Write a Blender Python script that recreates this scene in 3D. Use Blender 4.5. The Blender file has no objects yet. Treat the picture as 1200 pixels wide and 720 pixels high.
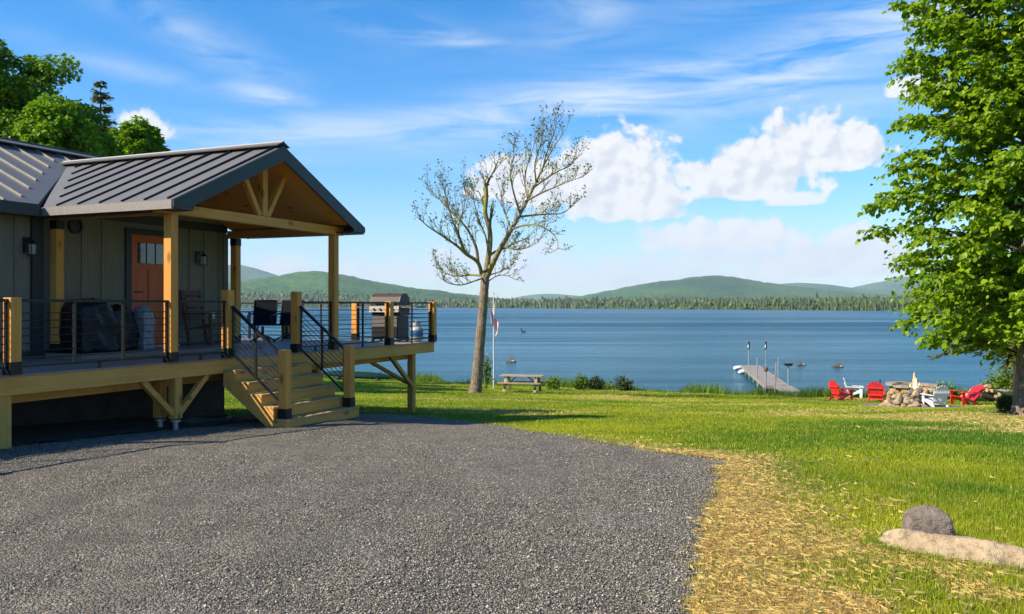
# Lakeside cottage with a timber deck, gravel drive, lawn and lake.
EXPOSURE = 1.2; SUN_E = 4.1; SKY_E = 0.10; SKY_SAT = 1.42; CLOUD = 4.5; HAZE = True
import bpy, bmesh, math, random
import numpy as np
from mathutils import Vector, Matrix
random.seed(7); RNG = np.random.default_rng(11)
sc = bpy.context.scene; COL = sc.collection
R = math.radians; PI = math.pi
CZ = 1.70; FPX = 1020.0; HZ = 358.5          # eye height, focal length in photo pixels, horizon row

# ------------------------------------------------------------------ tagging
def tag(o, label=None, cat=None, group=None, kind=None):
    if label: o['label'] = label
    if cat: o['category'] = cat
    if group: o['group'] = group
    if kind: o['kind'] = kind
    return o
def empty(name, loc=(0, 0, 0), rz=0.0, label=None, cat=None, group=None):
    o = bpy.data.objects.new(name, None); COL.objects.link(o)
    o.location = loc; o.rotation_euler = (0, 0, rz); o.empty_display_size = .2
    return tag(o, label, cat, group)
def copy_tree(o, parent=None):
    c = o.copy(); COL.objects.link(c); c.parent = parent
    for ch in list(o.children): copy_tree(ch, c)
    return c

# ------------------------------------------------------------------ mesh builder
class MB:
    def __init__(s): s.v = []; s.f = []; s.m = []
    def add(s, verts, faces, mi=0):
        b = len(s.v); s.v += [tuple(v) for v in verts]
        s.f += [tuple(b+i for i in f) for f in faces]; s.m += [mi]*len(faces); return s
    def box(s, x0, x1, y0, y1, z0, z1, mi=0):
        return s.add([(x0,y0,z0),(x1,y0,z0),(x1,y1,z0),(x0,y1,z0),(x0,y0,z1),(x1,y0,z1),(x1,y1,z1),(x0,y1,z1)],
            [(0,3,2,1),(4,5,6,7),(0,1,5,4),(1,2,6,5),(2,3,7,6),(3,0,4,7)], mi)
    def bar(s, p, q, w, h, up=(0,0,1), mi=0):
        p = Vector(p); q = Vector(q); d = (q-p).normalized(); up = Vector(up)
        sd = d.cross(up)
        if sd.length < 1e-4: sd = d.cross(Vector((1,0,0)))
        sd.normalize(); u2 = sd.cross(d); a = sd*(w/2); b = u2*(h/2)
        return s.add([p-a-b,p+a-b,p+a+b,p-a+b,q-a-b,q+a-b,q+a+b,q-a+b],
            [(0,1,2,3),(7,6,5,4),(4,5,1,0),(5,6,2,1),(6,7,3,2),(7,4,0,3)], mi)
    def tube(s, pts, rad, n=6, cap=True, mi=0):
        pts = [Vector(p) for p in pts]
        if not hasattr(rad, '__len__'): rad = [rad]*len(pts)
        vs = []; prev = None
        for i, p in enumerate(pts):
            t = (pts[min(i+1,len(pts)-1)]-pts[max(i-1,0)])
            t = t.normalized() if t.length > 1e-9 else Vector((0,0,1))
            if prev is None:
                a = t.cross(Vector((0,0,1)) if abs(t.z) < .9 else Vector((1,0,0))).normalized()
            else:
                a = prev - t*prev.dot(t)
                a = a.normalized() if a.length > 1e-6 else t.orthogonal().normalized()
            prev = a; b = t.cross(a)
            for k in range(n):
                an = 2*PI*k/n; vs.append(p+(a*math.cos(an)+b*math.sin(an))*rad[i])
        fs = []
        for i in range(len(pts)-1):
            for k in range(n):
                k2 = (k+1) % n; fs.append((i*n+k, i*n+k2, (i+1)*n+k2, (i+1)*n+k))
        if cap: fs.append(tuple(reversed(range(n)))); fs.append(tuple((len(pts)-1)*n+k for k in range(n)))
        return s.add(vs, fs, mi)
    def lathe(s, prof, c=(0,0,0), n=16, mi=0):
        vs = []; fs = []
        for r, z in prof:
            for k in range(n):
                a = 2*PI*k/n; vs.append((c[0]+r*math.cos(a), c[1]+r*math.sin(a), c[2]+z))
        for i in range(len(prof)-1):
            for k in range(n):
                k2 = (k+1) % n; fs.append((i*n+k, i*n+k2, (i+1)*n+k2, (i+1)*n+k))
        fs.append(tuple(reversed(range(n)))); fs.append(tuple((len(prof)-1)*n+k for k in range(n)))
        return s.add(vs, fs, mi)
    def prism(s, poly, off, mi=0):
        """closed polygon (3-D points) swept by the vector off"""
        n = len(poly); o = Vector(off)
        vs = [Vector(p) for p in poly]+[Vector(p)+o for p in poly]
        fs = [tuple(range(n)), tuple(reversed(range(n, 2*n)))]
        for i in range(n): j = (i+1) % n; fs.append((j, i, n+i, n+j))
        return s.add(vs, fs, mi)
    def build(s, name, mats, parent=None, smooth=False, loc=None, bevel=0):
        me = bpy.data.meshes.new(name); me.from_pydata(s.v, [], s.f); me.update()
        bm = bmesh.new(); bm.from_mesh(me); bmesh.ops.recalc_face_normals(bm, faces=bm.faces); bm.to_mesh(me); bm.free()
        for m in (mats if isinstance(mats, (list, tuple)) else [mats]): me.materials.append(m)
        me.polygons.foreach_set('material_index', s.m)
        if smooth: me.polygons.foreach_set('use_smooth', [True]*len(s.f))
        o = bpy.data.objects.new(name, me); COL.objects.link(o)
        if parent: o.parent = parent
        if loc: o.location = loc
        if bevel:
            b = o.modifiers.new('bevel', 'BEVEL'); b.width = bevel; b.segments = 2; b.limit_method = 'ANGLE'; b.harden_normals = False
        return o
def np_obj(name, V, F, mat, parent=None, smooth=False, col=None):
    """fast mesh from arrays: V (n,3), F (m,k); col (n,3) -> point colour attribute 'Col'"""
    V = np.asarray(V, np.float32); F = np.asarray(F, np.int32); m, k = F.shape
    me = bpy.data.meshes.new(name)
    me.vertices.add(len(V)); me.vertices.foreach_set('co', V.ravel())
    me.loops.add(m*k); me.loops.foreach_set('vertex_index', F.ravel())
    me.polygons.add(m); me.polygons.foreach_set('loop_start', np.arange(0, m*k, k, dtype=np.int32))
    me.polygons.foreach_set('loop_total', np.full(m, k, np.int32))
    if smooth: me.polygons.foreach_set('use_smooth', np.ones(m, bool))
    if col is not None:
        ca = me.attributes.new('Col', 'FLOAT_COLOR', 'POINT')
        c4 = np.ones((len(V), 4), np.float32); c4[:, :3] = col; ca.data.foreach_set('color', c4.ravel())
    me.materials.append(mat); me.update(calc_edges=True); me.validate()
    o = bpy.data.objects.new(name, me); COL.objects.link(o)
    if parent: o.parent = parent
    return o

# ------------------------------------------------------------------ numpy noise
def _h(ix, iy, seed):
    n = (ix.astype(np.int64)*374761393 + iy.astype(np.int64)*668265263 + seed*1442695041) & 0xffffffff
    n = ((n ^ (n >> 13))*1274126177) & 0xffffffff
    return ((n ^ (n >> 16)) & 0xffff)/65535.0
def vnoise(x, y, seed=0):
    x = np.asarray(x, float); y = np.asarray(y, float)
    ix = np.floor(x); iy = np.floor(y); fx = x-ix; fy = y-iy
    fx = fx*fx*(3-2*fx); fy = fy*fy*(3-2*fy)
    a = _h(ix, iy, seed); b = _h(ix+1, iy, seed); c = _h(ix, iy+1, seed); d = _h(ix+1, iy+1, seed)
    return (a*(1-fx)+b*fx)*(1-fy)+(c*(1-fx)+d*fx)*fy
def fbm(x, y, seed=0, o=4):
    s = 0; a = .5; t = 0
    for i in range(o): s = s+a*vnoise(x*2**i+i*17.3, y*2**i-i*9.1, seed+i); t += a; a *= .5
    return s/t
def sstep(a, b, x): t = np.clip((x-a)/(b-a), 0, 1); return t*t*(3-2*t)

# ------------------------------------------------------------------ node helper
class N:
    def __init__(s, nt): s.nt = nt
    def __call__(s, typ, inp=None, out=0, **props):
        n = s.nt.nodes.new(typ)
        for k, v in props.items(): setattr(n, k, v)
        for k, v in (inp or {}).items(): s.set(n.inputs[k], v)
        return n.outputs[out] if out is not None else n
    def set(s, sock, v):
        if isinstance(v, bpy.types.NodeSocket): s.nt.links.new(v, sock)
        elif isinstance(v, (tuple, list)) and len(v) == 3 and sock.type == 'RGBA': sock.default_value = (*v, 1)
        else: sock.default_value = v
    def math(s, op, a, b=0.0, c=0.0, clamp=False):
        return s('ShaderNodeMath', {0: a, 1: b, 2: c}, operation=op, use_clamp=clamp)
    def vec(s, op, a, b=(0,0,0), out=0): return s('ShaderNodeVectorMath', {0: a, 1: b}, out, operation=op)
    def mix(s, f, a, b, bt='MIX'):
        n = s.nt.nodes.new('ShaderNodeMix'); n.data_type = 'RGBA'; n.blend_type = bt
        s.set(n.inputs[0], f); s.set(n.inputs[6], a); s.set(n.inputs[7], b); return n.outputs[2]
    def ramp(s, f, stops, interp='LINEAR'):
        n = s.nt.nodes.new('ShaderNodeValToRGB'); cr = n.color_ramp; cr.interpolation = interp
        while len(cr.elements) < len(stops): cr.elements.new(.5)
        for e, (p, c) in zip(cr.elements, stops): e.position = p; e.color = (*c, 1) if len(c) == 3 else c
        s.set(n.inputs[0], f); return n.outputs[0]
    def mapr(s, v, a, b, c=0.0, d=1.0, smooth=False):
        n = s.nt.nodes.new('ShaderNodeMapRange'); n.interpolation_type = 'SMOOTHSTEP' if smooth else 'LINEAR'
        for i, x in enumerate((v, a, b, c, d)): s.set(n.inputs[i], x)
        return n.outputs[0]
    def coord(s, which='Object', scale=(1,1,1), rot=(0,0,0), loc=(0,0,0)):
        t = s('ShaderNodeTexCoord', out=None).outputs[which]
        return s('ShaderNodeMapping', {'Vector': t, 'Scale': scale, 'Rotation': rot, 'Location': loc})
    def noise(s, v, scale=5.0, detail=4.0, rough=.55, dist=0.0, out=0):
        return s('ShaderNodeTexNoise', {'Vector': v, 'Scale': scale, 'Detail': detail, 'Roughness': rough, 'Distortion': dist}, out)
    def bump(s, h, strength=.3, dist=.01):
        return s('ShaderNodeBump', {'Height': h, 'Strength': strength, 'Distance': dist})
def mat_new(name):
    m = bpy.data.materials.new(name); m.use_nodes = True; nt = m.node_tree; nt.nodes.clear()
    return m, N(nt)
def finish(m, n, bsdf):
    o = n.nt.nodes.new('ShaderNodeOutputMaterial'); n.nt.links.new(bsdf, o.inputs[0]); return m
def principled(n, color, rough=.6, metal=0.0, normal=None, spec=.5, **kw):
    d = {'Base Color': color, 'Roughness': rough, 'Metallic': metal, 'Specular IOR Level': spec}
    if normal is not None: d['Normal'] = normal
    d.update(kw); return n('ShaderNodeBsdfPrincipled', d)
M = {}
def plain(name, col, rough=.6, metal=0.0, var=.12, scale=8.0, bump=.15, spec=.5, bd=.004):
    m, n = mat_new(name); c = n.coord('Object')
    t = n.noise(c, scale, 5)
    lo = tuple(x*(1-var) for x in col); hi = tuple(min(1, x*(1+var)) for x in col)
    k = n.ramp(t, [(.3, lo), (.7, hi)])
    M[name] = finish(m, n, principled(n, k, rough, metal, n.bump(n.noise(c, scale*5, 3), bump, bd), spec)); return M[name]
def wood(name, ca, cb, axis=2, rough=.65, knots=True, knot_col=None, planks=None):
    m, n = mat_new(name)
    sca = [14, 14, 14]; sca[axis] = .9
    c = n.coord('Object'); g = n.coord('Object', tuple(sca))
    geo = n('ShaderNodeNewGeometry', out=None)
    isl = geo.outputs['Random Per Island']
    g2 = n.vec('ADD', g, n('ShaderNodeCombineXYZ', {0: n.math('MULTIPLY', isl, 37.0), 1: n.math('MULTIPLY', isl, 91.0), 2: 0.0}))
    t = n.noise(g2, 1.0, 6, .6, 1.2)
    fine = n.noise(g2, 6.0, 3, .6)
    k = n.ramp(t, [(.28, ca), (.72, cb)])
    k = n.mix(n.math('MULTIPLY', n.math('SUBTRACT', fine, .33, clamp=True), .95), k, tuple(x*.62 for x in ca))
    k = n.mix(n.math('MULTIPLY', isl, .22), k, tuple(x*.75 for x in cb))
    if knots:
        ks = [3.2, 3.2, 3.2]; ks[axis] = 1.5
        v = n('ShaderNodeTexVoronoi', {'Vector': n.vec('ADD', n.coord('Object', tuple(ks)), n('ShaderNodeCombineXYZ', {0: n.math('MULTIPLY', isl, 7.0)})), 'Scale': 1.0})
        k = n.mix(n.mapr(v, .07, .17, .8, 0.0), k, knot_col or tuple(x*.3 for x in ca))
    blot = n.noise(c, 1.3, 3)
    k = n.mix(n.mapr(blot, .45, .75, 0.0, .35), k, tuple(x*.6 for x in ca))
    M[name] = finish(m, n, principled(n, k, rough, 0, n.bump(t, .25, .004), .35)); return M[name]
def leafmat(name, ca, cb, cc=None, trans=.35, rough=.5, scale=.6):
    m, n = mat_new(name)
    isl = n('ShaderNodeNewGeometry', out=None).outputs['Random Per Island']
    big = n.noise(n.coord('Object'), scale, 3)
    f = n.math('ADD', n.math('MULTIPLY', isl, .6), n.math('MULTIPLY', big, .45))
    stops = [(.15, ca), (.75, cb)]
    if cc: stops.append((.97, cc))
    k = n.ramp(f, stops)
    d = principled(n, k, rough, 0, None, .35)
    t = n('ShaderNodeBsdfTranslucent', {'Color': n.mix(.5, k, (.35, .42, .03), 'SOFT_LIGHT')})
    M[name] = finish(m, n, n('ShaderNodeMixShader', {0: trans, 1: d, 2: t})); return M[name]

# ------------------------------------------------------------------ real-world coordinates
AZ = math.atan((1040-600)/FPX)                       # the cottage's long axis, measured off the photo
E1 = np.array([math.sin(AZ), math.cos(AZ)]); E2 = np.array([-math.cos(AZ), math.sin(AZ)])
HO = np.array([-4.574, 14.354]); HROT = PI/2-AZ      # front deck edge origin; local x along the front, y into the house
def house(u, v, z=0.0): p = HO+E1*u+E2*v; return (p[0], p[1], z)
_dp = np.array([-400,0,10,15,20,32,44,50,52.6,56,64,80,120]); _dz = np.array([1.70,1.70,1.72,1.99,2.50,3.40,4.22,4.55,5.30,6.1,7.2,8.5,9.0])
def ground_z(x, y):
    x = np.asarray(x, float); y = np.asarray(y, float)
    d = y+.45*np.clip(x, -40, 14.5)*sstep(14, 44, y)
    def f(q): return np.interp(q, _dp, _dz)
    z = CZ-(f(d-.9)+f(d-.45)+f(d)+f(d+.45)+f(d+.9))/5
    return z+(fbm(x*.35, y*.35, 5, 3)-.5)*.14*sstep(6, 18, np.abs(y)+np.abs(x)*.3)*(d < 50)
def at(px, py, dz=0.0):
    """the point of the ground seen at a photo pixel (measuring aid)"""
    dx = (px-600)/FPX; dzr = (HZ-py)/FPX
    y = np.linspace(2, 80, 7801); g = ground_z(dx*y, y)+dz
    k = np.argmax(CZ+dzr*y <= g)
    if k == 0: print('NO GROUND AT', px, py)
    return (float(dx*y[k]), float(y[k]), float(g[k]-dz))
def pt(px, py, y): return ((px-600)/FPX*y, y, CZ+(HZ-py)/FPX*y)
LAKE = CZ-5.30
SUN = Vector((-1.20, -.46, 1.0)).normalized()
# ------------------------------------------------------------------ camera, light, sky
cam = bpy.data.cameras.new('camera'); co = bpy.data.objects.new('camera', cam); COL.objects.link(co)
co.location = (0, 0, CZ); co.rotation_euler = (PI/2, 0, 0)
cam.sensor_width = 36; cam.lens = 36*FPX/1200; cam.shift_y = -(360-HZ)/1200
cam.clip_start = .05; cam.clip_end = 40000; sc.camera = co
sc.view_settings.view_transform = 'Standard'; sc.view_settings.look = 'None'
sc.view_settings.gamma = 1; sc.view_settings.exposure = EXPOSURE; sc.view_settings.use_curve_mapping = False
sl = bpy.data.lights.new('sun', 'SUN'); sl.energy = SUN_E; sl.angle = R(.5); sl.color = (1, .89, .70)
so = bpy.data.objects.new('sun', sl); COL.objects.link(so); so.rotation_euler = SUN.to_track_quat('Z', 'Y').to_euler()
so.location = (-60, 4, 50)
W = bpy.data.worlds.new('World'); sc.world = W; W.use_nodes = True; nt = W.node_tree; nt.nodes.clear(); n = N(nt)
sky = nt.nodes.new('ShaderNodeTexSky'); sky.sky_type = 'NISHITA'; sky.sun_disc = False
sky.sun_elevation = math.asin(SUN.z); sky.sun_rotation = math.atan2(SUN.x, SUN.y)
sky.air_density = 1.0; sky.dust_density = .35; sky.ozone_density = 4.0; sky.altitude = 300
skyc = n('ShaderNodeHueSaturation', {'Saturation': SKY_SAT, 'Value': .92, 'Hue': .502, 'Color': sky.outputs[0]})
dirv = n.vec('NORMALIZE', n('ShaderNodeTexCoord', out=None).outputs['Generated'])
sep = n('ShaderNodeSeparateXYZ', {0: dirv}, None)
azd = n.math('MULTIPLY', n.math('ARCTAN2', sep.outputs[0], sep.outputs[1]), 57.29578)
eld = n.math('MULTIPLY', n.math('ARCSINE', sep.outputs[2]), 57.29578)
P2 = n('ShaderNodeCombineXYZ', {0: azd, 1: eld, 2: 0.0})
def deg(px, py):
    dx = px-600; return math.degrees(math.atan(dx/FPX)), math.degrees(math.atan((HZ-py)/math.hypot(FPX, dx)))
def blob(px, py, rx, ry, rot=0.0):
    a, e = deg(px, py); k = 57.3/FPX*math.cos(R(a)); rx *= k*math.cos(R(a)); ry *= k
    c, s_ = math.cos(R(rot)), math.sin(R(rot))
    d = n.vec('SUBTRACT', P2, (a, e, 0))
    q = n('ShaderNodeCombineXYZ', {0: n.vec('DOT_PRODUCT', d, (c/rx, s_/rx, 0), 1), 1: n.vec('DOT_PRODUCT', d, (-s_/ry, c/ry, 0), 1), 2: 0.0})
    return n.vec('LENGTH', q, out=1)
def dome(px, py, rx, ry):
    """cumulus heap: round top, flat base at py"""
    a, e = deg(px, py); k = 57.3/FPX*math.cos(R(a)); rx *= k*math.cos(R(a)); ry *= k
    d = n.vec('SUBTRACT', P2, (a, e, 0)); s_ = n('ShaderNodeSeparateXYZ', {0: d}, None)
    yy = n.math('MAXIMUM', n.math('DIVIDE', s_.outputs[1], ry), n.math('DIVIDE', s_.outputs[1], -ry*.22))
    return n.vec('LENGTH', n('ShaderNodeCombineXYZ', {0: n.math('DIVIDE', s_.outputs[0], rx), 1: yy, 2: 0.0}), out=1)
def union(lst):
    r = lst[0]
    for x in lst[1:]: r = n.math('SMOOTH_MIN', r, x, .12)
    return r
CO = (7.3, 3.1, 0)
cn = n.noise(n.vec('ADD', P2, CO), .60, 10, .56, .2)
cn_s = n.noise(n.vec('ADD', P2, (CO[0]-.45, CO[1]+.5, 0)), .60, 5, .56, .2)
near = union([dome(*b) for b in [(598,226,52,44),(725,240,92,92),(640,232,62,52),(765,252,45,30),(700,228,60,70),(880,222,80,58),(945,190,72,62),(985,192,55,42),(1000,178,50,35),(905,205,60,60),(850,210,44,34),(812,214,36,24),(745,250,36,22)]])
mid = union([dome(*b) for b in [(840,288,88,30),(870,284,56,30),(790,286,40,20),(935,238,32,16),(1005,312,80,30),(1010,300,50,34),(960,320,90,26),(165,158,34,26),(1075,108,36,20)]])
low = union([dome(*b) for b in [(860,306,110,26),(620,322,120,24),(700,330,150,26),(470,326,75,20),(390,322,30,20),(330,318,52,20),(800,334,160,26),(540,306,60,18),(630,300,40,22)]])
def cover(f, amp, soft, sc_=1.0):
    d = n.math('ADD', n.math('SUBTRACT', sc_, f), n.math('MULTIPLY', n.math('SUBTRACT', cn, .5), amp))
    return n.mapr(d, 0.0, soft, 0.0, 1.0, True)
c_near = cover(near, 1.7, .30, 1.06); c_mid = cover(mid, 1.9, .38, 1.22); c_low = cover(low, 2.2, .8, 1.25)
# cirrus bands
ci_map = n('ShaderNodeMapping', {'Vector': P2, 'Rotation': (0, 0, R(-9)), 'Scale': (.055, .42, 1)})
ci = n.noise(ci_map, 1.6, 8, .62, .8)
ci2 = n.noise(n('ShaderNodeMapping', {'Vector': P2, 'Rotation': (0, 0, R(14)), 'Scale': (.12, .45, 1)}), 1.2, 6, .6, .6)
streak = None
for (px, py, rx, ry, rot, amp, wsp) in [(980,62,330,50,13,1.0,0),(680,120,330,36,9,1.0,0),(420,153,280,22,3,.8,0),(700,40,240,30,6,.3,0),(500,40,120,20,-8,.5,1),(230,45,160,26,-22,.5,1),(310,112,60,16,-6,.75,1),(150,80,150,16,-10,.35,1),(540,48,60,14,-4,.6,1),(690,10,70,26,-5,.55,1),(560,185,90,14,5,.35,0),(1000,120,180,30,6,.5,0),(330,190,120,14,0,.35,0)]:
    f = blob(px, py, rx*.62, ry*.62, rot)
    g = n.math('MULTIPLY', n.math('EXPONENT', n.math('MULTIPLY', n.math('MULTIPLY', f, f), -.5)), amp)
    g = n.math('MULTIPLY', g, n.mapr(ci2 if wsp else ci, .34, .62))
    streak = g if streak is None else n.math('MAXIMUM', streak, g)
c_ci = n.math('MULTIPLY', streak, .82, clamp=True)
haze_low = n.mapr(eld, 8.5, 0.0, 0.0, .42, True)
shade = n.mapr(n.math('SUBTRACT', cn_s, cn), -.08, .16, 0.0, 1.0, True)
body = n.mapr(near, .2, 1.0, 1.0, 0.0, True)
cl_near = n.mix(n.math('MULTIPLY', shade, .6), tuple(CLOUD*x for x in (1.0, .995, .99)), tuple(CLOUD*x for x in (.62, .68, .78)))
cl_mid = n.mix(n.math('MULTIPLY', shade, .3), tuple(CLOUD*x for x in (.98, .985, .99)), tuple(CLOUD*x for x in (.66, .72, .82)))
cl_low = n.mix(n.math('MULTIPLY', shade, .4), tuple(CLOUD*x for x in (.92, .95, .99)), tuple(CLOUD*x for x in (.68, .77, .88)))
k = n.mix(haze_low, skyc, tuple(CLOUD*x for x in (.46, .68, .90)))
k = n.mix(c_ci, k, tuple(CLOUD*x for x in (.82, .92, 1.0)))
k = n.mix(n.math('MULTIPLY', c_low, .85), k, cl_low)
k = n.mix(n.math('MULTIPLY', c_mid, .93), k, cl_mid)
k = n.mix(n.math('MULTIPLY', c_near, .98), k, cl_near)
k = n.mix(n.mapr(eld, -.3, -3.0), k, (.9, 1.0, .9))
bg = n('ShaderNodeBackground', {'Color': k, 'Strength': SKY_E})
nt.links.new(bg, nt.nodes.new('ShaderNodeOutputWorld').inputs[0])
W.cycles.sampling_method = 'MANUAL'; W.cycles.sample_map_resolution = 512
cy = sc.cycles
cy.use_denoising = True; cy.denoiser = 'OPENIMAGEDENOISE'; cy.denoising_input_passes = 'RGB_ALBEDO_NORMAL'; cy.denoising_prefilter = 'ACCURATE'
cy.max_bounces = 6; cy.diffuse_bounces = 4; cy.glossy_bounces = 3; cy.transmission_bounces = 4; cy.transparent_max_bounces = 8; cy.volume_bounces = 0
cy.caustics_reflective = False; cy.caustics_refractive = False; cy.sample_clamp_indirect = 6
cy.use_adaptive_sampling = False
# ------------------------------------------------------------------ gravel outline (world metres)
_gp = [(803,719),(806,700),(815,672),(826,636),(832,610),(838,582),(847,556),(856,546),(852,541),(820,537),(780,532),(720,521.5),(660,511),(600,503),(540,494),(500,489.5),(455,485.5)]
GRAVEL = [(1.3,-14),(1.25,-6),(1.1,0),(1.0,2.5)]+[at(*p)[:2] for p in _gp]+[house(3.4,2.2)[:2], house(2.9,2.7)[:2], house(-14,2.7)[:2], (-22,-4), (-16,-14)]
def densify(poly, step):
    out = []
    for i in range(len(poly)):
        a = np.array(poly[i]); b = np.array(poly[(i+1) % len(poly)]); k = max(1, int(np.linalg.norm(b-a)/step))
        out += [a+(b-a)*j/k for j in range(k)]
    return np.array(out)
GP = densify(GRAVEL, .12)
_w = np.stack([fbm(GP[:,0]*2.2, GP[:,1]*2.2, 21, 3)-.5, fbm(GP[:,0]*2.2, GP[:,1]*2.2, 33, 3)-.5], 1)
GP = GP+_w*.20
def inside(x, y, poly=None):
    poly = GP if poly is None else poly
    c = np.zeros(x.shape, bool); j = len(poly)-1
    for i in range(len(poly)):
        xi, yi = poly[i]; xj, yj = poly[j]
        if yi != yj: c ^= ((yi > y) != (yj > y)) & (x < (xj-xi)*(y-yi)/(yj-yi)+xi)
        j = i
    return c
def gdist(x, y):
    d = np.full(x.shape, 1e9)
    for p in GP[::3]: d = np.minimum(d, (x-p[0])**2+(y-p[1])**2)
    return np.sqrt(d)
# ---- lawn colouring (what grows there: lush, mown, yellowed, dry clippings)
def grass_tone(x, y):
    """0 lush dark .. 1 yellow-green, and dryness 0..1"""
    big = fbm(x*.16+3, y*.30, 41, 4); mid = fbm(x*.7, y*1.0, 52, 4); sm = fbm(x*3.1, y*3.1, 63, 3)
    lush = sstep(.40, .66, .60*big+.4*mid)
    tone = np.clip(.52+1.5*(big-.5)+.8*(mid-.5)+.5*(sm-.5), 0, 1)
    d = gdist(x, y)
    band = np.exp(-(d/(.26+.22*sstep(10, 6, y)))**1.3)*sstep(.2, 2.5, x)*sstep(16, 11, y)
    near = .34*sstep(6.3, 4.9, y)*sstep(6.0, 2.0, x)+.16*sstep(9.5, 6.5, y)*sstep(4.2, 1.4, x)
    patchy = sstep(.40, .64, fbm(x*.9+y*.35+5, y*.8-x*.2, 83, 4))
    dry = np.clip(1.15*band+1.5*near*patchy, 0, 1)*np.clip(.35+1.35*sm, 0, 1)
    far = sstep(.60, .72, fbm(x*.22+7, y*.42, 77, 4))*.42*sstep(9, 14, y)*sstep(-6, 1, x)
    rightlush = sstep(3.4, 6.5, x-.10*y)*sstep(24, 15, y)
    dry = np.clip(dry*(1-.75*rightlush)+far*(.3+sm), 0, 1); tone = np.clip(tone-.32*rightlush, 0, 1)
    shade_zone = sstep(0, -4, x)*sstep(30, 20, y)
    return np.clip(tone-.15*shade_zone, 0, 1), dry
def grass_col(x, y):
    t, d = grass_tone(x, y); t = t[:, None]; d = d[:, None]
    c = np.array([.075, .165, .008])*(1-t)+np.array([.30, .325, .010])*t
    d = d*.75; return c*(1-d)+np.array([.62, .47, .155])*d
# ---- materials
m, n = mat_new('lawn_soil')
at_ = n('ShaderNodeAttribute', out='Color', attribute_name='Col'); c = n.coord('Object')
f1 = n.noise(c, 9, 6, .7); f2 = n.noise(c, 60, 3, .7)
k = n.mix(n.mapr(f1, .3, .75, .40, 0.0), at_, n.mix(1.0, at_, (.45, .62, .45), 'MULTIPLY')); k = n.mix(n.mapr(f2, .35, .7, .45, 0.0), k, n.mix(1.0, k, (.5, .5, .4), 'MULTIPLY'))
finish(m, n, principled(n, k, .9, 0, n.bump(f2, .8, .03), .1)); M['lawn'] = m
m, n = mat_new('gravel')
c = n.coord('Object'); geo = n('ShaderNodeNewGeometry', out=None)
v1 = n('ShaderNodeTexVoronoi', {'Vector': c, 'Scale': 58.0, 'Randomness': 1.0}, None); v2 = n('ShaderNodeTexVoronoi', {'Vector': c, 'Scale': 115.0}, None)
s1 = n('ShaderNodeSeparateColor', {0: v1.outputs['Color']}, None); s2 = n('ShaderNodeSeparateColor', {0: v2.outputs['Color']}, None)
g = n.math('ADD', n.math('MULTIPLY', s1.outputs[0], .6), n.math('MULTIPLY', s2.outputs[1], .4))
k = n.ramp(g, [(.12, (.058, .053, .044)), (.42, (.158, .143, .118)), (.62, (.26, .236, .195)), (.80, (.40, .36, .295)), (.93, (.60, .55, .46))])
big = n.noise(c, .55, 5, .6); k = n.mix(n.mapr(big, .40, .66, 0.0, .70), k, n.mix(.5, k, (.26, .205, .14)))
ntr = n.noise(n.coord('Object', (1.5, .16, 1), rot=(0, 0, R(24))), 1.0, 3, .5); k = n.mix(n.mapr(ntr, .46, .62, 0.0, .30), k, (.085, .080, .074))
k = n.mix(n.mapr(n.noise(c, 2.3, 4, .6), .42, .66, 0.0, .35), k, (.075, .072, .070))
k = n.mix(n.mapr(s1.outputs[2], .93, .97), k, (.26, .185, .11))
h = n.math('ADD', n.math('MULTIPLY', v1.outputs['Distance'], -1.0), n.math('MULTIPLY', v2.outputs['Distance'], -.55))
h = n.math('ADD', h, n.math('MULTIPLY', s1.outputs[1], .35))
finish(m, n, principled(n, k, .85, 0, n.bump(h, 1.0, .035), .25)); M['gravel'] = m
m, n = mat_new('gravel_stone')
isl = n('ShaderNodeNewGeometry', out=None).outputs['Random Per Island']
k = n.ramp(isl, [(.05, (.062, .056, .047)), (.4, (.165, .149, .124)), (.66, (.27, .243, .20)), (.84, (.42, .375, .305)), (.95, (.52, .49, .45)), (1.0, (.24, .17, .10))])
finish(m, n, principled(n, k, .8, 0, n.bump(n.noise(n.coord('Object'), 180, 3), .4, .004), .3)); M['gravel_stone'] = m
m, n = mat_new('lake_water')
c = n.coord('Object'); ge = n('ShaderNodeNewGeometry', out=None)
band = n.noise(n.coord('Object', (.0016, .011, 1)), 1.0, 5, .58, .5)
band2 = n.noise(n.coord('Object', (.012, .11, 1), loc=(3, 1, 0)), 1.0, 4, .6, .4)
band3 = n.noise(n.coord('Object', (.07, .55, 1)), 1.0, 4, .65, .3)
ruf = n.math('ADD', n.math('MULTIPLY', n.math('SUBTRACT', band3, .5), .9), n.math('ADD', n.math('MULTIPLY', n.mapr(band, .42, .58), .65), n.math('MULTIPLY', n.mapr(band2, .42, .66), .35)))
ruf = n.math('MINIMUM', n.math('MAXIMUM', ruf, 0.0), 1.0)
w1 = n.noise(n.coord('Object', (1.0, 2.1, 1)), .9, 5, .65, .3); w2 = n.noise(n.coord('Object', (.18, .45, 1)), 1.0, 4, .6, .4)
hgt = n.math('ADD', n.math('MULTIPLY', w1, .55), n.math('MULTIPLY', w2, 1.0))
bp = n('ShaderNodeBump', {'Height': hgt, 'Strength': n.math('ADD', n.math('MULTIPLY', ruf, .65), .40), 'Distance': .45})
deep = n.mix(ruf, (.022, .085, .105), (.007, .040, .062))
dif = n('ShaderNodeBsdfDiffuse', {'Color': deep})
gl = n('ShaderNodeBsdfGlossy', {'Color': (.66, .85, 1.0), 'Roughness': n.math('ADD', n.math('MULTIPLY', ruf, .14), .10), 'Normal': bp})
lw = n('ShaderNodeFresnel', {'IOR': 1.33, 'Normal': bp})
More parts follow.
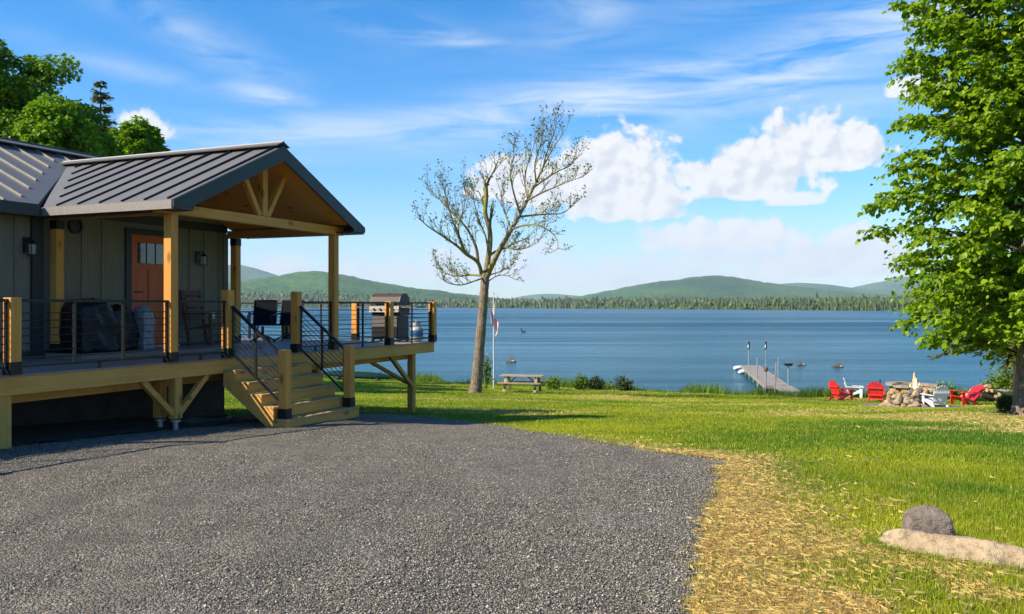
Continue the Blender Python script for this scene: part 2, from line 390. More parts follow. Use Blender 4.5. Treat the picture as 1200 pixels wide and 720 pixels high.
fac = n.math('MULTIPLY', n.math('MINIMUM', lw, .62), n.mapr(ruf, 0, 1, .95, .42))
finish(m, n, n('ShaderNodeMixShader', {0: fac, 1: dif, 2: gl})); M['water'] = m
def hillmat(name, ca, cb, cc, sc_):
    m, n = mat_new(name); c = n.coord('Object')
    a = n.noise(c, .0016*sc_, 5, .6); b = n.noise(c, .035*sc_, 4, .7); d = n.noise(c, .11*sc_, 2, .7)
    k = n.ramp(n.math('ADD', n.math('MULTIPLY', a, .42), n.math('MULTIPLY', b, .58)), [(.40, ca), (.50, cb), (.60, cc)])
    k = n.mix(n.mapr(d, .35, .6, .6, 0.0), k, tuple(x*.45 for x in ca))
    M[name] = finish(m, n, principled(n, k, .95, 0, n.bump(n.math('ADD', b, n.math('MULTIPLY', d, .5)), 1.0, 16.0), .1))
hillmat('hill_forest', (.018, .062, .018), (.054, .142, .028), (.130, .225, .040), 1.0)
hillmat('shore_land', (.05, .10, .016), (.12, .20, .026), (.20, .27, .04), 2.5)
# ---- ground sheet: fine near the camera, coarse to the horizon behind and to the sides
def axis_pts(segs):
    out = []
    for a, b, st in segs: out += list(np.arange(a, b, st))
    return np.array(out+[segs[-1][1]])
gx = axis_pts([(-4000,-400,600),(-400,-60,20),(-60,-16,2),(-16,26,.22),(26,60,2),(60,400,20),(400,4000,600)])
gy = axis_pts([(-4000,-400,600),(-400,-40,20),(-40,0,2),(0,3,.5),(3,57,.22),(57,80,1.5),(80,125,9)])
XX, YY = np.meshgrid(gx, gy); X = XX.ravel(); Y = YY.ravel(); Z = ground_z(X, Y)
ing = inside(X, Y); nearm = (np.abs(X) < 40) & (Y > -5) & (Y < 60)
Z = Z-np.where(ing & (gdist(X, Y) > .10), .03, 0)
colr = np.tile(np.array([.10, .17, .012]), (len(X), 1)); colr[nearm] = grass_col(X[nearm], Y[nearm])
_d = Y+.45*np.clip(X, -40, 14.5)*sstep(14, 44, Y); bank = sstep(50.2, 51.8, _d)[:, None]
colr = colr*(1-bank)+np.array([.10, .085, .06])*bank
colr[ing] = (.06, .055, .05)
nx, ny = len(gx), len(gy); idx = np.arange(nx*ny).reshape(ny, nx)
F = np.stack([idx[:-1,:-1], idx[:-1,1:], idx[1:,1:], idx[1:,:-1]], -1).reshape(-1, 4)
tag(np_obj('lawn_ground', np.stack([X, Y, Z], 1), F, M['lawn'], smooth=True, col=colr), kind='structure')
# ---- gravel sheet: rings from a centre to the wavy outline
Cn = np.array([-5.0, 6.0]); K = 60
ts = np.linspace(0, 1, K+1)[1:]**.8
V = [np.array([[Cn[0], Cn[1]]])]+[Cn+(GP-Cn)*t for t in ts]; V = np.concatenate(V); m_ = len(GP)
VZ = ground_z(V[:,0], V[:,1])+.012; VZ[-m_:] -= .035
VZ += (fbm(V[:,0]*1.3, V[:,1]*1.3, 3, 3)-.5)*.05*np.concatenate([[1], np.repeat(np.clip((1-ts)*8, 0, 1), m_)])
tri = np.array([[0, 1+j, 1+(j+1) % m_, 1+(j+1) % m_] for j in range(m_)])
q = [np.stack([1+r*m_+np.arange(m_), 1+(r+1)*m_+np.arange(m_), 1+(r+1)*m_+(np.arange(m_)+1) % m_, 1+r*m_+(np.arange(m_)+1) % m_], 1) for r in range(K-1)]
V3 = np.stack([V[:,0], V[:,1], VZ], 1)
me = bpy.data.meshes.new('gravel_drive'); me.from_pydata(V3.tolist(), [], [tuple(t[:3]) for t in tri.tolist()]+[tuple(r) for r in np.concatenate(q).tolist()])
me.polygons.foreach_set('use_smooth', [True]*len(me.polygons)); me.materials.append(M['gravel'])
o = bpy.data.objects.new('gravel_drive', me); COL.objects.link(o); tag(o, kind='structure')
# loose stones on it: crushed, angular
def stones(nst, gen, smin, smax, name, kind='stuff', label=None):
    P = gen(nst); k = len(P); s = RNG.uniform(smin, smax, k)*np.where(RNG.random(k) < .08, 1.6, 1)
    base = np.array([[1,0,0],[-.9,.2,0],[.1,1,0],[-.1,-1,.1],[.2,.1,.7],[0,0,-.5]], float)
    Vv = base[None]*RNG.uniform(.55, 1.25, (k, 6, 3)); a = RNG.uniform(0, 2*PI, k); ca, sa = np.cos(a)[:,None], np.sin(a)[:,None]
    x = Vv[:,:,0]*ca-Vv[:,:,1]*sa; y = Vv[:,:,0]*sa+Vv[:,:,1]*ca
    Vv = np.stack([x, y, Vv[:,:,2]], -1)*s[:,None,None]+P[:,None,:]
    t = np.array([[0,2,4],[2,1,4],[1,3,4],[3,0,4],[2,0,5],[1,2,5],[3,1,5],[0,3,5]])
    Fv = (t[None]+(np.arange(k)*6)[:,None,None]).reshape(-1, 3)
    return tag(np_obj(name, Vv.reshape(-1, 3), Fv, M['gravel_stone']), kind=kind, label=label)
def gen_gravel(k):
    d = 4.2+RNG.random(k*2)**1.35*9.5; a = RNG.uniform(-34, 17, k*2)*PI/180; x = d*np.tan(a); y = d
    ok = inside(x, y) & (((x-HO[0])*E2[0]+(y-HO[1])*E2[1]) < .6); x, y = x[ok][:k], y[ok][:k]
    return np.stack([x, y, ground_z(x, y)+.016+RNG.uniform(-.004, .004, len(x))], 1)
stones(95000, gen_gravel, .0035, .009, 'loose_gravel')
def gen_edge(k):
    i = RNG.integers(0, len(GP), k*4); p = GP[i]+RNG.normal(0, .16, (k*4, 2)); p = p[(p[:,1] > 4.6) & (p[:,0] > -6) & (p[:,0] < 6)][:k]
    return np.stack([p[:,0], p[:,1], ground_z(p[:,0], p[:,1])+.012], 1)
stones(4500, gen_edge, .005, .011, 'edge_gravel')
# ---- dark sheet over the gravel under the deck, shade painted into its colour
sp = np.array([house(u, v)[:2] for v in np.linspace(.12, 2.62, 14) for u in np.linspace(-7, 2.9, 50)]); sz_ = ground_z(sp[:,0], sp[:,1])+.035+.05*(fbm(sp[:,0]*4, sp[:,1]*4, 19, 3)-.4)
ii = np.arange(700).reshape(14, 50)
np_o = np_obj('underdeck_shade', np.concatenate([sp, sz_[:,None]], 1), np.stack([ii[:-1,:-1], ii[:-1,1:], ii[1:,1:], ii[1:,:-1]], -1).reshape(-1, 4), plain('shade_brown', (.045, .034, .024), .95, 0, .5, 5, .7, bd=.05), smooth=True); tag(np_o, kind='structure')
# ---- lake
xs = axis_pts([(-9000,-600,1400),(-600,600,60),(600,9000,1400)]); ys = axis_pts([(30,200,17),(200,3200,250)])
XX, YY = np.meshgrid(xs, ys); idx = np.arange(XX.size).reshape(XX.shape)
F = np.stack([idx[:-1,:-1], idx[:-1,1:], idx[1:,1:], idx[1:,:-1]], -1).reshape(-1, 4)
tag(np_obj('lake_water', np.stack([XX.ravel(), YY.ravel(), np.full(XX.size, LAKE)], 1), F, M['water']), kind='structure')
# ---- far shore: wooded land rising behind the waterline, then ridges one behind the other
_sx = np.array([-900,-300,0,300,520,640,760,900,1060,1200,1500,2200]); _sd = np.array([2300,2350,2350,2300,2150,1750,1450,1120,900,820,700,600])
def shore_d(px): return np.interp(px, _sx, _sd)+30*(fbm(np.asarray(px)*.03, np.zeros(np.shape(px)), 9, 3)-.5)
_lx = np.array([-900,200,300,400,470,560,640,760,900,1060,1300,2200]); _lh = np.array([30,34,40,34,22,8,5,5,6,6,8,10])
def land_z(px, q): return LAKE-1.5+6*sstep(0, 30, q)+np.interp(px, _lx, _lh)*sstep(30, 700, q)+3*(fbm(px*.02, q*.006, 13, 3)-.5)*sstep(20, 90, q)
pxs = np.arange(-900, 2201, 8.0); qs = axis_pts([(-30,60,10),(60,400,30),(400,1400,120)])
PX, Q = np.meshgrid(pxs, qs); Dd = shore_d(PX)+Q
V = np.stack([(PX-600)/FPX*Dd, Dd, land_z(PX, Q)], -1).reshape(-1, 3); idx = np.arange(PX.size).reshape(PX.shape)
F = np.stack([idx[:-1,:-1], idx[:-1,1:], idx[1:,1:], idx[1:,:-1]], -1).reshape(-1, 4)
tag(np_obj('far_shore_land', V, F, M['shore_land'], smooth=True), kind='structure')
def hill(name, line, dist, depth, rough, seed):
    lx = np.array([p[0] for p in line], float); ly = np.array([p[1] for p in line], float)
    a = np.arange(lx[0], lx[-1]+.1, 2.5); r = np.linspace(-1, 1, 41)
    A, Rr = np.meshgrid(a, r); y = np.interp(A, lx, ly)
    y = (y+np.interp(A-9, lx, ly)+np.interp(A+9, lx, ly)+np.interp(A-18, lx, ly)+np.interp(A+18, lx, ly))/5
    top = CZ+(HZ-y)/FPX*dist; prof = np.cos(Rr*PI/2)**1.3
    D = dist+Rr*depth; X = (A-600)/FPX*D
    n1 = fbm(X*.0035, D*.0035, seed, 5)-.5; n2 = fbm(X*.03, D*.03, seed+5, 3)-.5
    Z = (LAKE-8)+(top-(LAKE-8))*np.clip(prof*(1+n1*.55*(1-prof*.8)), 0, 1.02)+n2*rough*prof
    V = np.stack([X, D, Z], -1).reshape(-1, 3); idx = np.arange(A.size).reshape(A.shape)
    F = np.stack([idx[:-1,:-1], idx[:-1,1:], idx[1:,1:], idx[1:,:-1]], -1).reshape(-1, 4)
    tag(np_obj(name, V, F, M['hill_forest'], smooth=False), kind='structure')
hill('hills', [(-300,352),(120,345),(250,334),(300,329),(335,322),(365,318),(392,320),(420,327),(450,333),(490,339),(540,345),(600,352),(640,358)], 4300, 1500, 16, 101)
hill('hills', [(620,358),(660,352),(690,346),(720,340),(745,335),(770,332),(800,328),(825,325),(842,324),(865,326),(890,331),(915,335),(950,339),(990,343),(1040,346),(1120,352),(1200,358)], 5600, 1900, 18, 131)
hill('hills', [(820,350),(880,337),(910,334),(935,332),(955,331.5),(975,334),(1000,338),(1040,341),(1120,349),(1200,356)], 8200, 1300, 9, 151)
hill('hills', [(930,352),(980,342),(1010,335),(1040,329),(1075,322),(1110,319),(1160,321),(1220,330),(1320,345),(1420,356)], 9600, 1400, 9, 171)
hill('hills', [(-100,346),(120,332),(200,320),(255,312),(280,309.5),(300,314),(325,323),(350,331),(400,342),(470,352)], 9200, 1500, 9, 191)
hill('hills', [(560,356),(600,350),(625,345),(640,344),(660,345.5),(690,348),(730,350),(780,356)], 10000, 900, 6, 211)
# ---- the wood on the far shore: thousands of small trees, one mass
leafmat('far_conifer', (.022, .046, .010), (.060, .095, .018), (.12, .15, .028), .15)
leafmat('far_broadleaf', (.036, .072, .012), (.080, .130, .018), (.15, .19, .030), .15)
def forest(name, k, conifer, qmax, hmin, hmax, mat, qpow=1.7):
    px = RNG.uniform(-650, 1850, k); q = 4+RNG.random(k)**qpow*qmax
    D = shore_d(px)+q; X = (px-600)/FPX*D; z = land_z(px, q)-.5; h = RNG.uniform(hmin, hmax, k)**1.0*(.45+1.0*fbm(px*.11, q*.02, 8, 3))*RNG.choice([.6, .8, 1.0, 1.15], k)*np.clip(D/1500, .75, 1.25)
    n_ = 6; ang = np.arange(n_)*2*PI/n_
    if conifer: lv = [(0,.16),(.10,.15),(.30,.125),(.32,.085),(.52,.095),(.54,.055),(.74,.06),(.76,.03),(1.0,.004)]
    else: lv = [(0,.04),(.18,.20),(.40,.34),(.62,.33),(.82,.22),(.95,.10),(1.0,.01)]
    L = len(lv); hh = np.array([a for a, b in lv]); rr = np.array([b for a, b in lv])
    rad = rr[None,:,None]*RNG.uniform(.4, 1.6, (k, L, n_)); an = ang[None,None,:]+RNG.uniform(0, 6, (k,1,1))
    Vx = X[:,None,None]+rad*np.cos(an)*h[:,None,None]; Vy = D[:,None,None]+rad*np.sin(an)*h[:,None,None]
    Vz = z[:,None,None]+(hh[None,:,None]+RNG.uniform(-.025, .025, (k, L, n_)))*h[:,None,None]
    V = np.stack([Vx, Vy, Vz], -1).reshape(-1, 3)
    b = np.arange(n_); fq = np.concatenate([np.stack([l*n_+b, l*n_+(b+1) % n_, (l+1)*n_+(b+1) % n_, (l+1)*n_+b], 1) for l in range(L-1)])
    F = (fq[None]+(np.arange(k)*L*n_)[:,None,None]).reshape(-1, 4)
    tag(np_obj(name, V, F, mat), kind='stuff')
forest('conifer_wood', 11000, True, 420, 8, 16, M['far_conifer'])
forest('broadleaf_wood', 12000, False, 650, 6, 12, M['far_broadleaf'], 1.0)
# ---- the air
if HAZE:
    m, n = mat_new('haze_air'); vol = n('ShaderNodeVolumePrincipled', {'Color': (.66, .82, 1.0), 'Density': 6.0e-5, 'Anisotropy': .0})
    n.nt.links.new(vol, n.nt.nodes.new('ShaderNodeOutputMaterial').inputs['Volume']); 
    mb = MB().box(-11000, 11000, -4100, 12500, LAKE-16, 720); o = mb.build('haze', m); tag(o, kind='stuff')
# ------------------------------------------------------------------ materials of the cottage
wood('cedar_post', (.62, .245, .038), (.80, .375, .078), 2, .6)
wood('cedar_beam', (.62, .25, .04), (.80, .385, .08), 0, .6)
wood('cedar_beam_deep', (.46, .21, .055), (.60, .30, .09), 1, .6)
wood('treated_board', (.64, .285, .055), (.80, .42, .10), 0, .7, knot_col=(.10, .055, .02))
wood('treated_post', (.54, .26, .055), (.70, .385, .09), 2, .75)
wood('deck_board', (.23, .165, .13), (.33, .25, .20), 0, .6, knots=False)
wood('tread_board', (.46, .25, .085), (.64, .39, .15), 0, .65)
wood('pine_ceiling', (.74, .30, .050), (.86, .44, .10), 1, .5, knot_col=(.12, .04, .01))
wood('door_wood', (.50, .085, .020), (.66, .140, .034), 2, .45, knots=False)
wood('siding', (.185, .158, .110), (.25, .218, .160), 2, .8, knots=False)
wood('red_chair_wood', (.085, .035, .02), (.14, .06, .035), 0, .6, knots=False)
plain('batten_paint', (.19, .163, .118), .8, 0, .15, 6)
plain('dark_trim', (.020, .023, .027), .5, 0, .2, 5)
plain('fascia_metal', (.034, .040, .042), .45, .2, .12, 4)
plain('eave_metal', (.24, .215, .19), .5, .2, .25, 60)
plain('black_steel', (.020, .019, .019), .42, .5, .2, 20)
plain('rail_rod', (.055, .050, .047), .35, .7, .2, 20)
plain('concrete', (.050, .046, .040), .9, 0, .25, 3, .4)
plain('galvanised', (.30, .33, .35), .4, .8, .2, 20)
plain('brass', (.35, .22, .07), .35, .9)
plain('white_plastic', (.72, .70, .66), .4)
m, n = mat_new('roof_metal'); c = n.coord('Object')
k = n.mix(n.noise(c, 1.1, 4), (.130, .120, .112), (.165, .152, .140)); k = n.mix(n.mapr(n.noise(c, 26, 3), .4, .7, 0, .22), k, (.17, .16, .145))
M['roof_metal'] = finish(m, n, principled(n, k, .50, .12, n.bump(n.noise(c, .9, 2), .12, .05), .4))
plain('seam_lit', (.24, .215, .18), .5, .1, .15, 10)  # main roof ribs: light tan with the sunlight put into the colour
m, n = mat_new('window_glass'); M['window_glass'] = finish(m, n, principled(n, (.015, .02, .018), .04, 0, None, .9))
m, n = mat_new('lamp_glass'); M['lamp_glass'] = finish(m, n, principled(n, (.55, .55, .45), .12, 0, None, .6, **{'Transmission Weight': .5}))
plain('dark_soil', (.075, .055, .038), .95, 0, .4, 4, .6, bd=.05)
HOUSE = dict(loc=(HO[0], HO[1], 0), rz=HROT)
ZD = .85; WV = 2.6; WR = 2.74; SL = .472
# ------------------------------------------------------------------ cottage
ct = empty('cottage', **HOUSE, label='lakeside cottage with taupe board and batten walls, orange door and dark metal roof', cat='cottage')
mb = MB()
mb.box(-12, WR, WV, WV+.15, .60, 3.34); mb.box(WR-.15, WR, WV+.15, 8.4, .60, 3.34); mb.box(-12, WR, 8.4, 8.55, .60, 3.34)
mb.prism([(WR-.15, WV+.01, 3.34), (WR-.15, 8.54, 3.34), (WR-.15, 5.5, 4.70)], (.15, 0, 0))
mb.prism([(-1.30, WV+.005, 3.342), (2.70, WV+.005, 3.342), (.70, WV+.005, 4.27)], (0, .13, 0))
wall = mb.build('wall', M['siding'], ct)
mb = MB()
for i in range(-29, 7):
    u = i*.41+.07
    if -0.02 < u < 1.5 and u != 0: continue
    mb.box(u-.024, u+.024, WV-.024, WV-.0005, .98, 3.22)
for i in range(15): mb.box(WR+.0005, WR+.024, WV+.30+i*.41, WV+.345+i*.41, .98, 3.2)
for u in (-.41, .0, .41, .82, 1.23, 1.64): mb.box(u-.022, u+.022, WV-.02, WV+.004, 3.36, 4.22-abs(u-.7)*.474)
mb.build('batten', M['batten_paint'], ct)
MB().box(-12, WR+.002, WV-.034, WV-.003, 3.19, 3.345).build('frieze_board', M['dark_trim'], ct)
mb = MB().box(WR-.10, WR+.026, WV-.028, WV+.10, .97, 3.18); mb.build('corner_board', M['batten_paint'], ct)
MB().box(-1.72, -1.52, WV-.055, WV-.003, .97, 3.18).build('downspout', M['dark_trim'], ct)
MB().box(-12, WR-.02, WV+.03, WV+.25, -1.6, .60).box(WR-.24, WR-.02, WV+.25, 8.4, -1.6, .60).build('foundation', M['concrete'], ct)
MB().box(-12, WR+.004, WV-.036, WV-.002, .90, .975).build('skirt_board', M['dark_trim'], ct)
# door
dr = MB()
D0, D1, DZ0, DZ1 = .27, 1.17, .975, 2.99
yb = WV-.012
dr.box(D0, D1, yb, WV+.03, DZ0, DZ1)
for a, b, c_, d_ in [(D0, D0+.13, DZ0, DZ1), (D1-.13, D1, DZ0, DZ1), (D0+.13, D1-.13, DZ1-.14, DZ1), (D0+.13, D1-.13, 2.36, 2.47), (D0+.13, D1-.13, DZ0, DZ0+.22), ((D0+D1)/2-.05, (D0+D1)/2+.05, DZ0+.22, 2.36)]:
    dr.box(a, b, yb-.018, yb+.001, c_, d_)
door = dr.build('door', M['door_wood'], ct)
mb = MB()
for i in range(3): mb.box(D0+.145+i*.212, D0+.145+i*.212+.186, yb-.010, yb-.001, 2.475, 2.845)
mb.build('window_pane', M['window_glass'], door)
mb = MB()
for i in range(4): mb.box(D0+.125+i*.212, D0+.147+i*.212, yb-.017, yb-.0015, 2.47, 2.85)
mb.build('window_frame', M['dark_trim'], door)
mb = MB().tube([(D0+.07, yb-.02, 1.95), (D0+.07, yb-.075, 1.95), (D0+.19, yb-.078, 1.95)], .011, 6); mb.lathe([(.028, 0), (.028, .01)], (D0+.07, yb-.02, 1.945)); mb.build('door_handle', M['black_steel'], door)
MB().box(D0-.13, D0-.004, WV-.042, WV-.001, .97, 3.10).box(D1+.004, D1+.13, WV-.042, WV-.001, .97, 3.10).box(D0-.004, D1+.004, WV-.042, WV-.001, DZ1+.006, 3.10).build('door_casing', M['dark_trim'], ct)
MB().box(D0-.13, D1+.13, WV-.16, WV-.0425, .935, .972).build('door_sill', M['galvanised'], ct)
vb = MB(); vb.lathe([(.13, 0), (.13, .06), (.10, .07), (.095, .03), (.02, .03)], n=20)
vo = vb.build('wall_vent', M['dark_trim'], ct); vo.location = (-.91, WV-.003, 3.03); vo.rotation_euler = (PI/2, 0, 0)
MB().box(2.29, 2.37, WV-.035, WV-.004, 1.44, 1.57).build('outlet_box', M['white_plastic'], ct)
# roof
RF = MB(); TH = .07
def zr(v): return 3.27+SL*(v-2.28)
A_ = [(-12, 2.28), (-1.83, 2.28), (.74, 4.70), (.74, 5.5), (-12, 5.5)]; B_ = [(.742, 4.70), (3.12, 2.42), (3.12, 5.5), (.742, 5.5)]
for P_ in (A_, B_): RF.prism([(u, v, zr(v)) for u, v in P_], (0, 0, -TH))
RF.prism([(-12, 5.502, zr(5.5)), (3.12, 5.502, zr(5.5)), (3.12, 8.72, zr(2.28)), (-12, 8.72, zr(2.28))], (0, 0, -TH))
roof = RF.build('roof', M['roof_metal'], ct)
sm = MB()
def seam(mb, p, q): mb.bar((p[0], p[1], p[2]+.018), (q[0], q[1], q[2]+.018), .022, .036)
for i in range(31):
    u = 2.95-i*.485
    vlo = 2.30 if u < -2.15 else (2.28+(u+1.83)*.942+.34 if u < .6 else 2.60+(3.12-u)*.958)
    if vlo < 5.2: seam(sm, (u, vlo, zr(vlo)), (u, 5.36, zr(5.36)))
sm.build('roof_seam', M['seam_lit'], roof)
rc = MB().bar((-12, 5.40, zr(5.40)+.075), (3.14, 5.40, zr(5.40)+.075), .30, .02, up=(0, -.4, 1)).bar((-12, 5.60, zr(5.40)+.075), (3.14, 5.60, zr(5.40)+.075), .30, .02, up=(0, .4, 1))
rc.build('ridge_cap', M['roof_metal'], roof)
fl = MB().prism([(-1.83, 2.285, zr(2.285)+.004), (.74, 4.70, zr(4.70)+.004), (.74, 4.95, zr(4.95)+.004), (-2.2, 2.285, zr(2.285)+.004)], (0, 0, .006)); fl.build('valley_flashing', M['roof_metal'], roof)
MB().box(-12, -1.86, 2.20, 2.275, 3.09, 3.275).build('fascia', M['fascia_metal'], ct)
MB().box(-12, -1.5, 2.28, WV-.04, 3.10, 3.13).build('soffit', M['dark_trim'], ct)
MB().prism([(3.08, 2.45, zr(2.45)-.02), (3.08, 5.5, zr(5.5)-.02), (3.08, 8.7, zr(2.30)-.02), (3.08, 8.7, zr(2.30)-.22), (3.08, 5.5, zr(5.5)-.22), (3.08, 2.45, zr(2.45)-.22)], (.035, 0, 0)).build('rake_board', M['fascia_metal'], ct)
# ------------------------------------------------------------------ porch
po = empty('porch', **HOUSE, label='gabled open porch of cedar posts and pine ceiling in front of the orange door', cat='porch')
PU = .70; PL, PR = -1.39, 2.79; GV = -.425; EZ = 3.235; HS = 2.50; PZ = 4.42
PUc = (PL+PR)/2
sl_ = (PZ-EZ)/HS
def zp(u): return PZ-abs(u-PUc)*sl_
ul, ur = PUc-HS, PUc+HS
rl = MB()
def pv(u): return min(4.72, 2.28+(zp(u)-3.27)/SL)
rl.prism([(ul, GV, zp(ul)), (PUc, GV, PZ), (PUc, pv(PUc)+.05, PZ), (ul, pv(ul)-.0, zp(ul))], (0, 0, -.06))
rl.prism([(PUc+.001, GV, PZ), (ur, GV, zp(ur)), (ur, pv(ur), zp(ur)), (PUc+.001, pv(PUc)+.05, PZ)], (0, 0, -.06))
proof = rl.build('roof', M['roof_metal'], po)
for sgn in (-1, 1):
    sm = MB(); v = GV+.10
    while v < 4.6:
        uo = PUc+sgn*HS; uu = uo
        if v > pv(uo)-.25:   # rib stops short of the valley
            zz = 3.27+(v+.25-2.28)*SL; uu = PUc+sgn*max(0, (PZ-zz)/sl_)
        if abs(uu-PUc) > .15: seam(sm, (uu-sgn*.02, v, zp(uu)), (PUc+sgn*.12, v, zp(PUc+.12)))
        v += .452
    sm.build('roof_seam', M['black_steel'], proof)  # porch ribs coloured black to paint in their shaded sides
MB().bar((PUc-.07, GV-.02, PZ+.035), (PUc-.07, 4.80, PZ+.035), .20, .02, up=(-.45, 0, 1)).bar((PUc+.07, GV-.02, PZ+.035), (PUc+.07, 4.80, PZ+.035), .20, .02, up=(.45, 0, 1)).build('ridge_cap', M['roof_metal'], proof)
RD = .245
rk = MB()
for sgn in (-1, 1):
    ue = PUc+sgn*(HS+.0)
    rk.prism([(ue, GV-.035, zp(ue)-.005), (PUc, GV-.035, PZ-.005), (PUc, GV-.035, PZ-.005-RD), (ue-sgn*.40, GV-.035, zp(ue-sgn*.40)-RD), (ue-sgn*.40, GV-.035, zp(ue)-.105), (ue, GV-.035, zp(ue)-.105)], (0, .034, 0))
rk.build('rake_board', M['fascia_metal'], po)
MB().box(ul-.012, ul+.03, GV-.0, 2.30, EZ-.135, EZ-.006).build('eave_fascia', M['eave_metal'], po)
MB().box(ur-.03, ur+.012, GV, 2.45, EZ-.135, EZ-.006).build('eave_fascia', M['eave_metal'], po)
for sgn in (-1, 1):
    ue = PUc+sgn*HS; ui = PUc+sgn*(HS-.42)
    MB().box(min(ue-sgn*.032, ui), max(ue-sgn*.032, ui), GV+.001, 2.30, EZ-.13, EZ-.11).build('soffit', M['dark_trim'], po)
cl = MB()
for sgn in (-1, 1):
    ui = PUc+sgn*2.12
    nb = 14
    for k in range(nb):
        a = PUc+(ui-PUc)*k/nb; b = PUc+(ui-PUc)*(k+.985)/nb
        cl.prism([(a, GV+.002, zp(a)-.155), (b, GV+.002, zp(b)-.155), (b, WV-.03, zp(b)-.155), (a, WV-.03, zp(a)-.155)], (0, 0, .02))
cl.build('ceiling', M['pine_ceiling'], po)
PW = .0725
for u, v in [(PL, 0), (PR, 0), (PL, 2.40), (PR, 2.40)]:
    p = MB().box(u-PW, u+PW, v-PW, v+PW, ZD+.003 if v < 1 else ZD+.09, 3.075).build('post', M['cedar_post'], po, bevel=.006)
    b0 = ZD+.004 if v < 1 else ZD+.091
    MB().box(u-PW-.006, u+PW+.006, v-PW-.006, v+PW+.006, b0, b0+.15).build('post_bracket', M['black_steel'], p)
    if v > 1: MB().box(u-PW-.005, u+PW+.005, v-PW-.005, v+PW+.005, 2.93, 3.07).build('post_bracket', M['black_steel'], p)
MB().box(PL-.30, PR+.25, -.066, .066, 3.077, 3.235).build('beam', M['cedar_beam'], po, bevel=.006)
for u in (PL, PR): MB().box(u-.066, u+.066, .068, 2.56, 3.077, 3.232).build('beam', M['cedar_beam_deep'], po, bevel=.006)
MB().box(PUc-.066, PUc+.066, -.06, .06, 3.237, 4.20).build('king_post', M['cedar_post'], po, bevel=.005)
for sgn in (-1, 1): MB().bar((PUc+sgn*.10, 0, 3.24), (PUc+sgn*.57, 0, zp(PUc+.57)-.16), .09, .09, up=(0, 1, 0)).build('strut', M['cedar_post'], po, bevel=.005)
# ------------------------------------------------------------------ deck
dk = empty('deck', **HOUSE, label='raised timber deck with black rod railings and cedar posts around the cottage', cat='deck')
DR = 6.88; DB = 6.2
fb = MB(); bw = .140
vv = -.02
while vv < DB:
    v1 = min(vv+bw-.005, DB); um = DR if True else 0
    if v1 < WV-.03: fb.box(-7, DR+.02, vv, v1, ZD-.026, ZD)
    else: fb.box(WR+.03, DR+.02, vv, v1, ZD-.026, ZD)
    vv += bw
fb.build('floor_board', M['deck_board'], dk)
MB().box(-7, PL+.02, 0, .04, .60, ZD-.027).box(PL+.023, 2.75, .002, .041, .605, ZD-.027).box(2.753, DR, 0, .04, .60, ZD-.027).build('rim_board', M['treated_board'], dk)
MB().box(DR-.04, DR, .042, DB-.02, .60, ZD-.027).build('rim_board', M['treated_board'], dk)
jb = MB()
for i in range(34):
    u = -6.8+i*.4
    jb.box(u-.02, u+.02, .045, (WV-.04) if u < WR+.1 else DB-.03, .62, ZD-.028)
jb.box(-7, DR-.05, .5, .59, .44, .615); jb.box(WR+.1, DR-.05, 4.2, 4.29, .44, .615)
jb.build('joist', M['treated_board'], dk)
lb = MB()
for i in range(6): lb.box(PL-.1, 2.9, 1.72+i*.142, 1.72+i*.142+.137, ZD+.062, ZD+.088)
lb.box(PL-.1, 2.9, 1.73, 2.55, ZD+.002, ZD+.061); lb.build('landing', M['deck_board'], dk)
# support posts, braces, screw pile
def support(u, v, z0, pile=False, w=.0725):
    p = MB().box(u-w, u+w, v-w, v+w, z0, .598).build('support_post', M['treated_post'], dk, bevel=.006)
    if pile: MB().lathe([(.085, 0), (.085, .03), (.045, .05), (.045, -.5)][::-1], (u, v, z0-.05), 12).build('screw_pile', M['galvanised'], p)
    return p
def gz(u, v): x, y, _ = house(u, v); return float(ground_z(np.array([x]), np.array([y]))[0])
support(-4.03, .12, gz(-4, .1)-.2, w=.08); support(-1.21, .09, -.02, True); support(-1.21, .40, -.02, True)
support(6.40, .34, gz(6.4, .3)-.2); support(6.4, 4.25, gz(6.4, 4.2)-.2); support(3.2, 4.25, gz(3.2, 4.2)-.2); support(3.0, .55, gz(3, .5)-.2)
for s_ in (-1, 1): MB().bar((-1.21+s_*.06, .09, .05), (-1.21+s_*.66, .09, .60), .085, .085, up=(0, 1, 0)).build('brace', M['treated_board'], dk, bevel=.004)
MB().bar((6.34, .30, -.16), (5.35, .30, .60), .085, .085, up=(0, 1, 0)).build('brace', M['treated_post'], dk)
MB().bar((6.34, .42, -.10), (5.1, .95, .60), .07, .07, up=(0, 1, 0)).build('brace', M['treated_post'], dk)
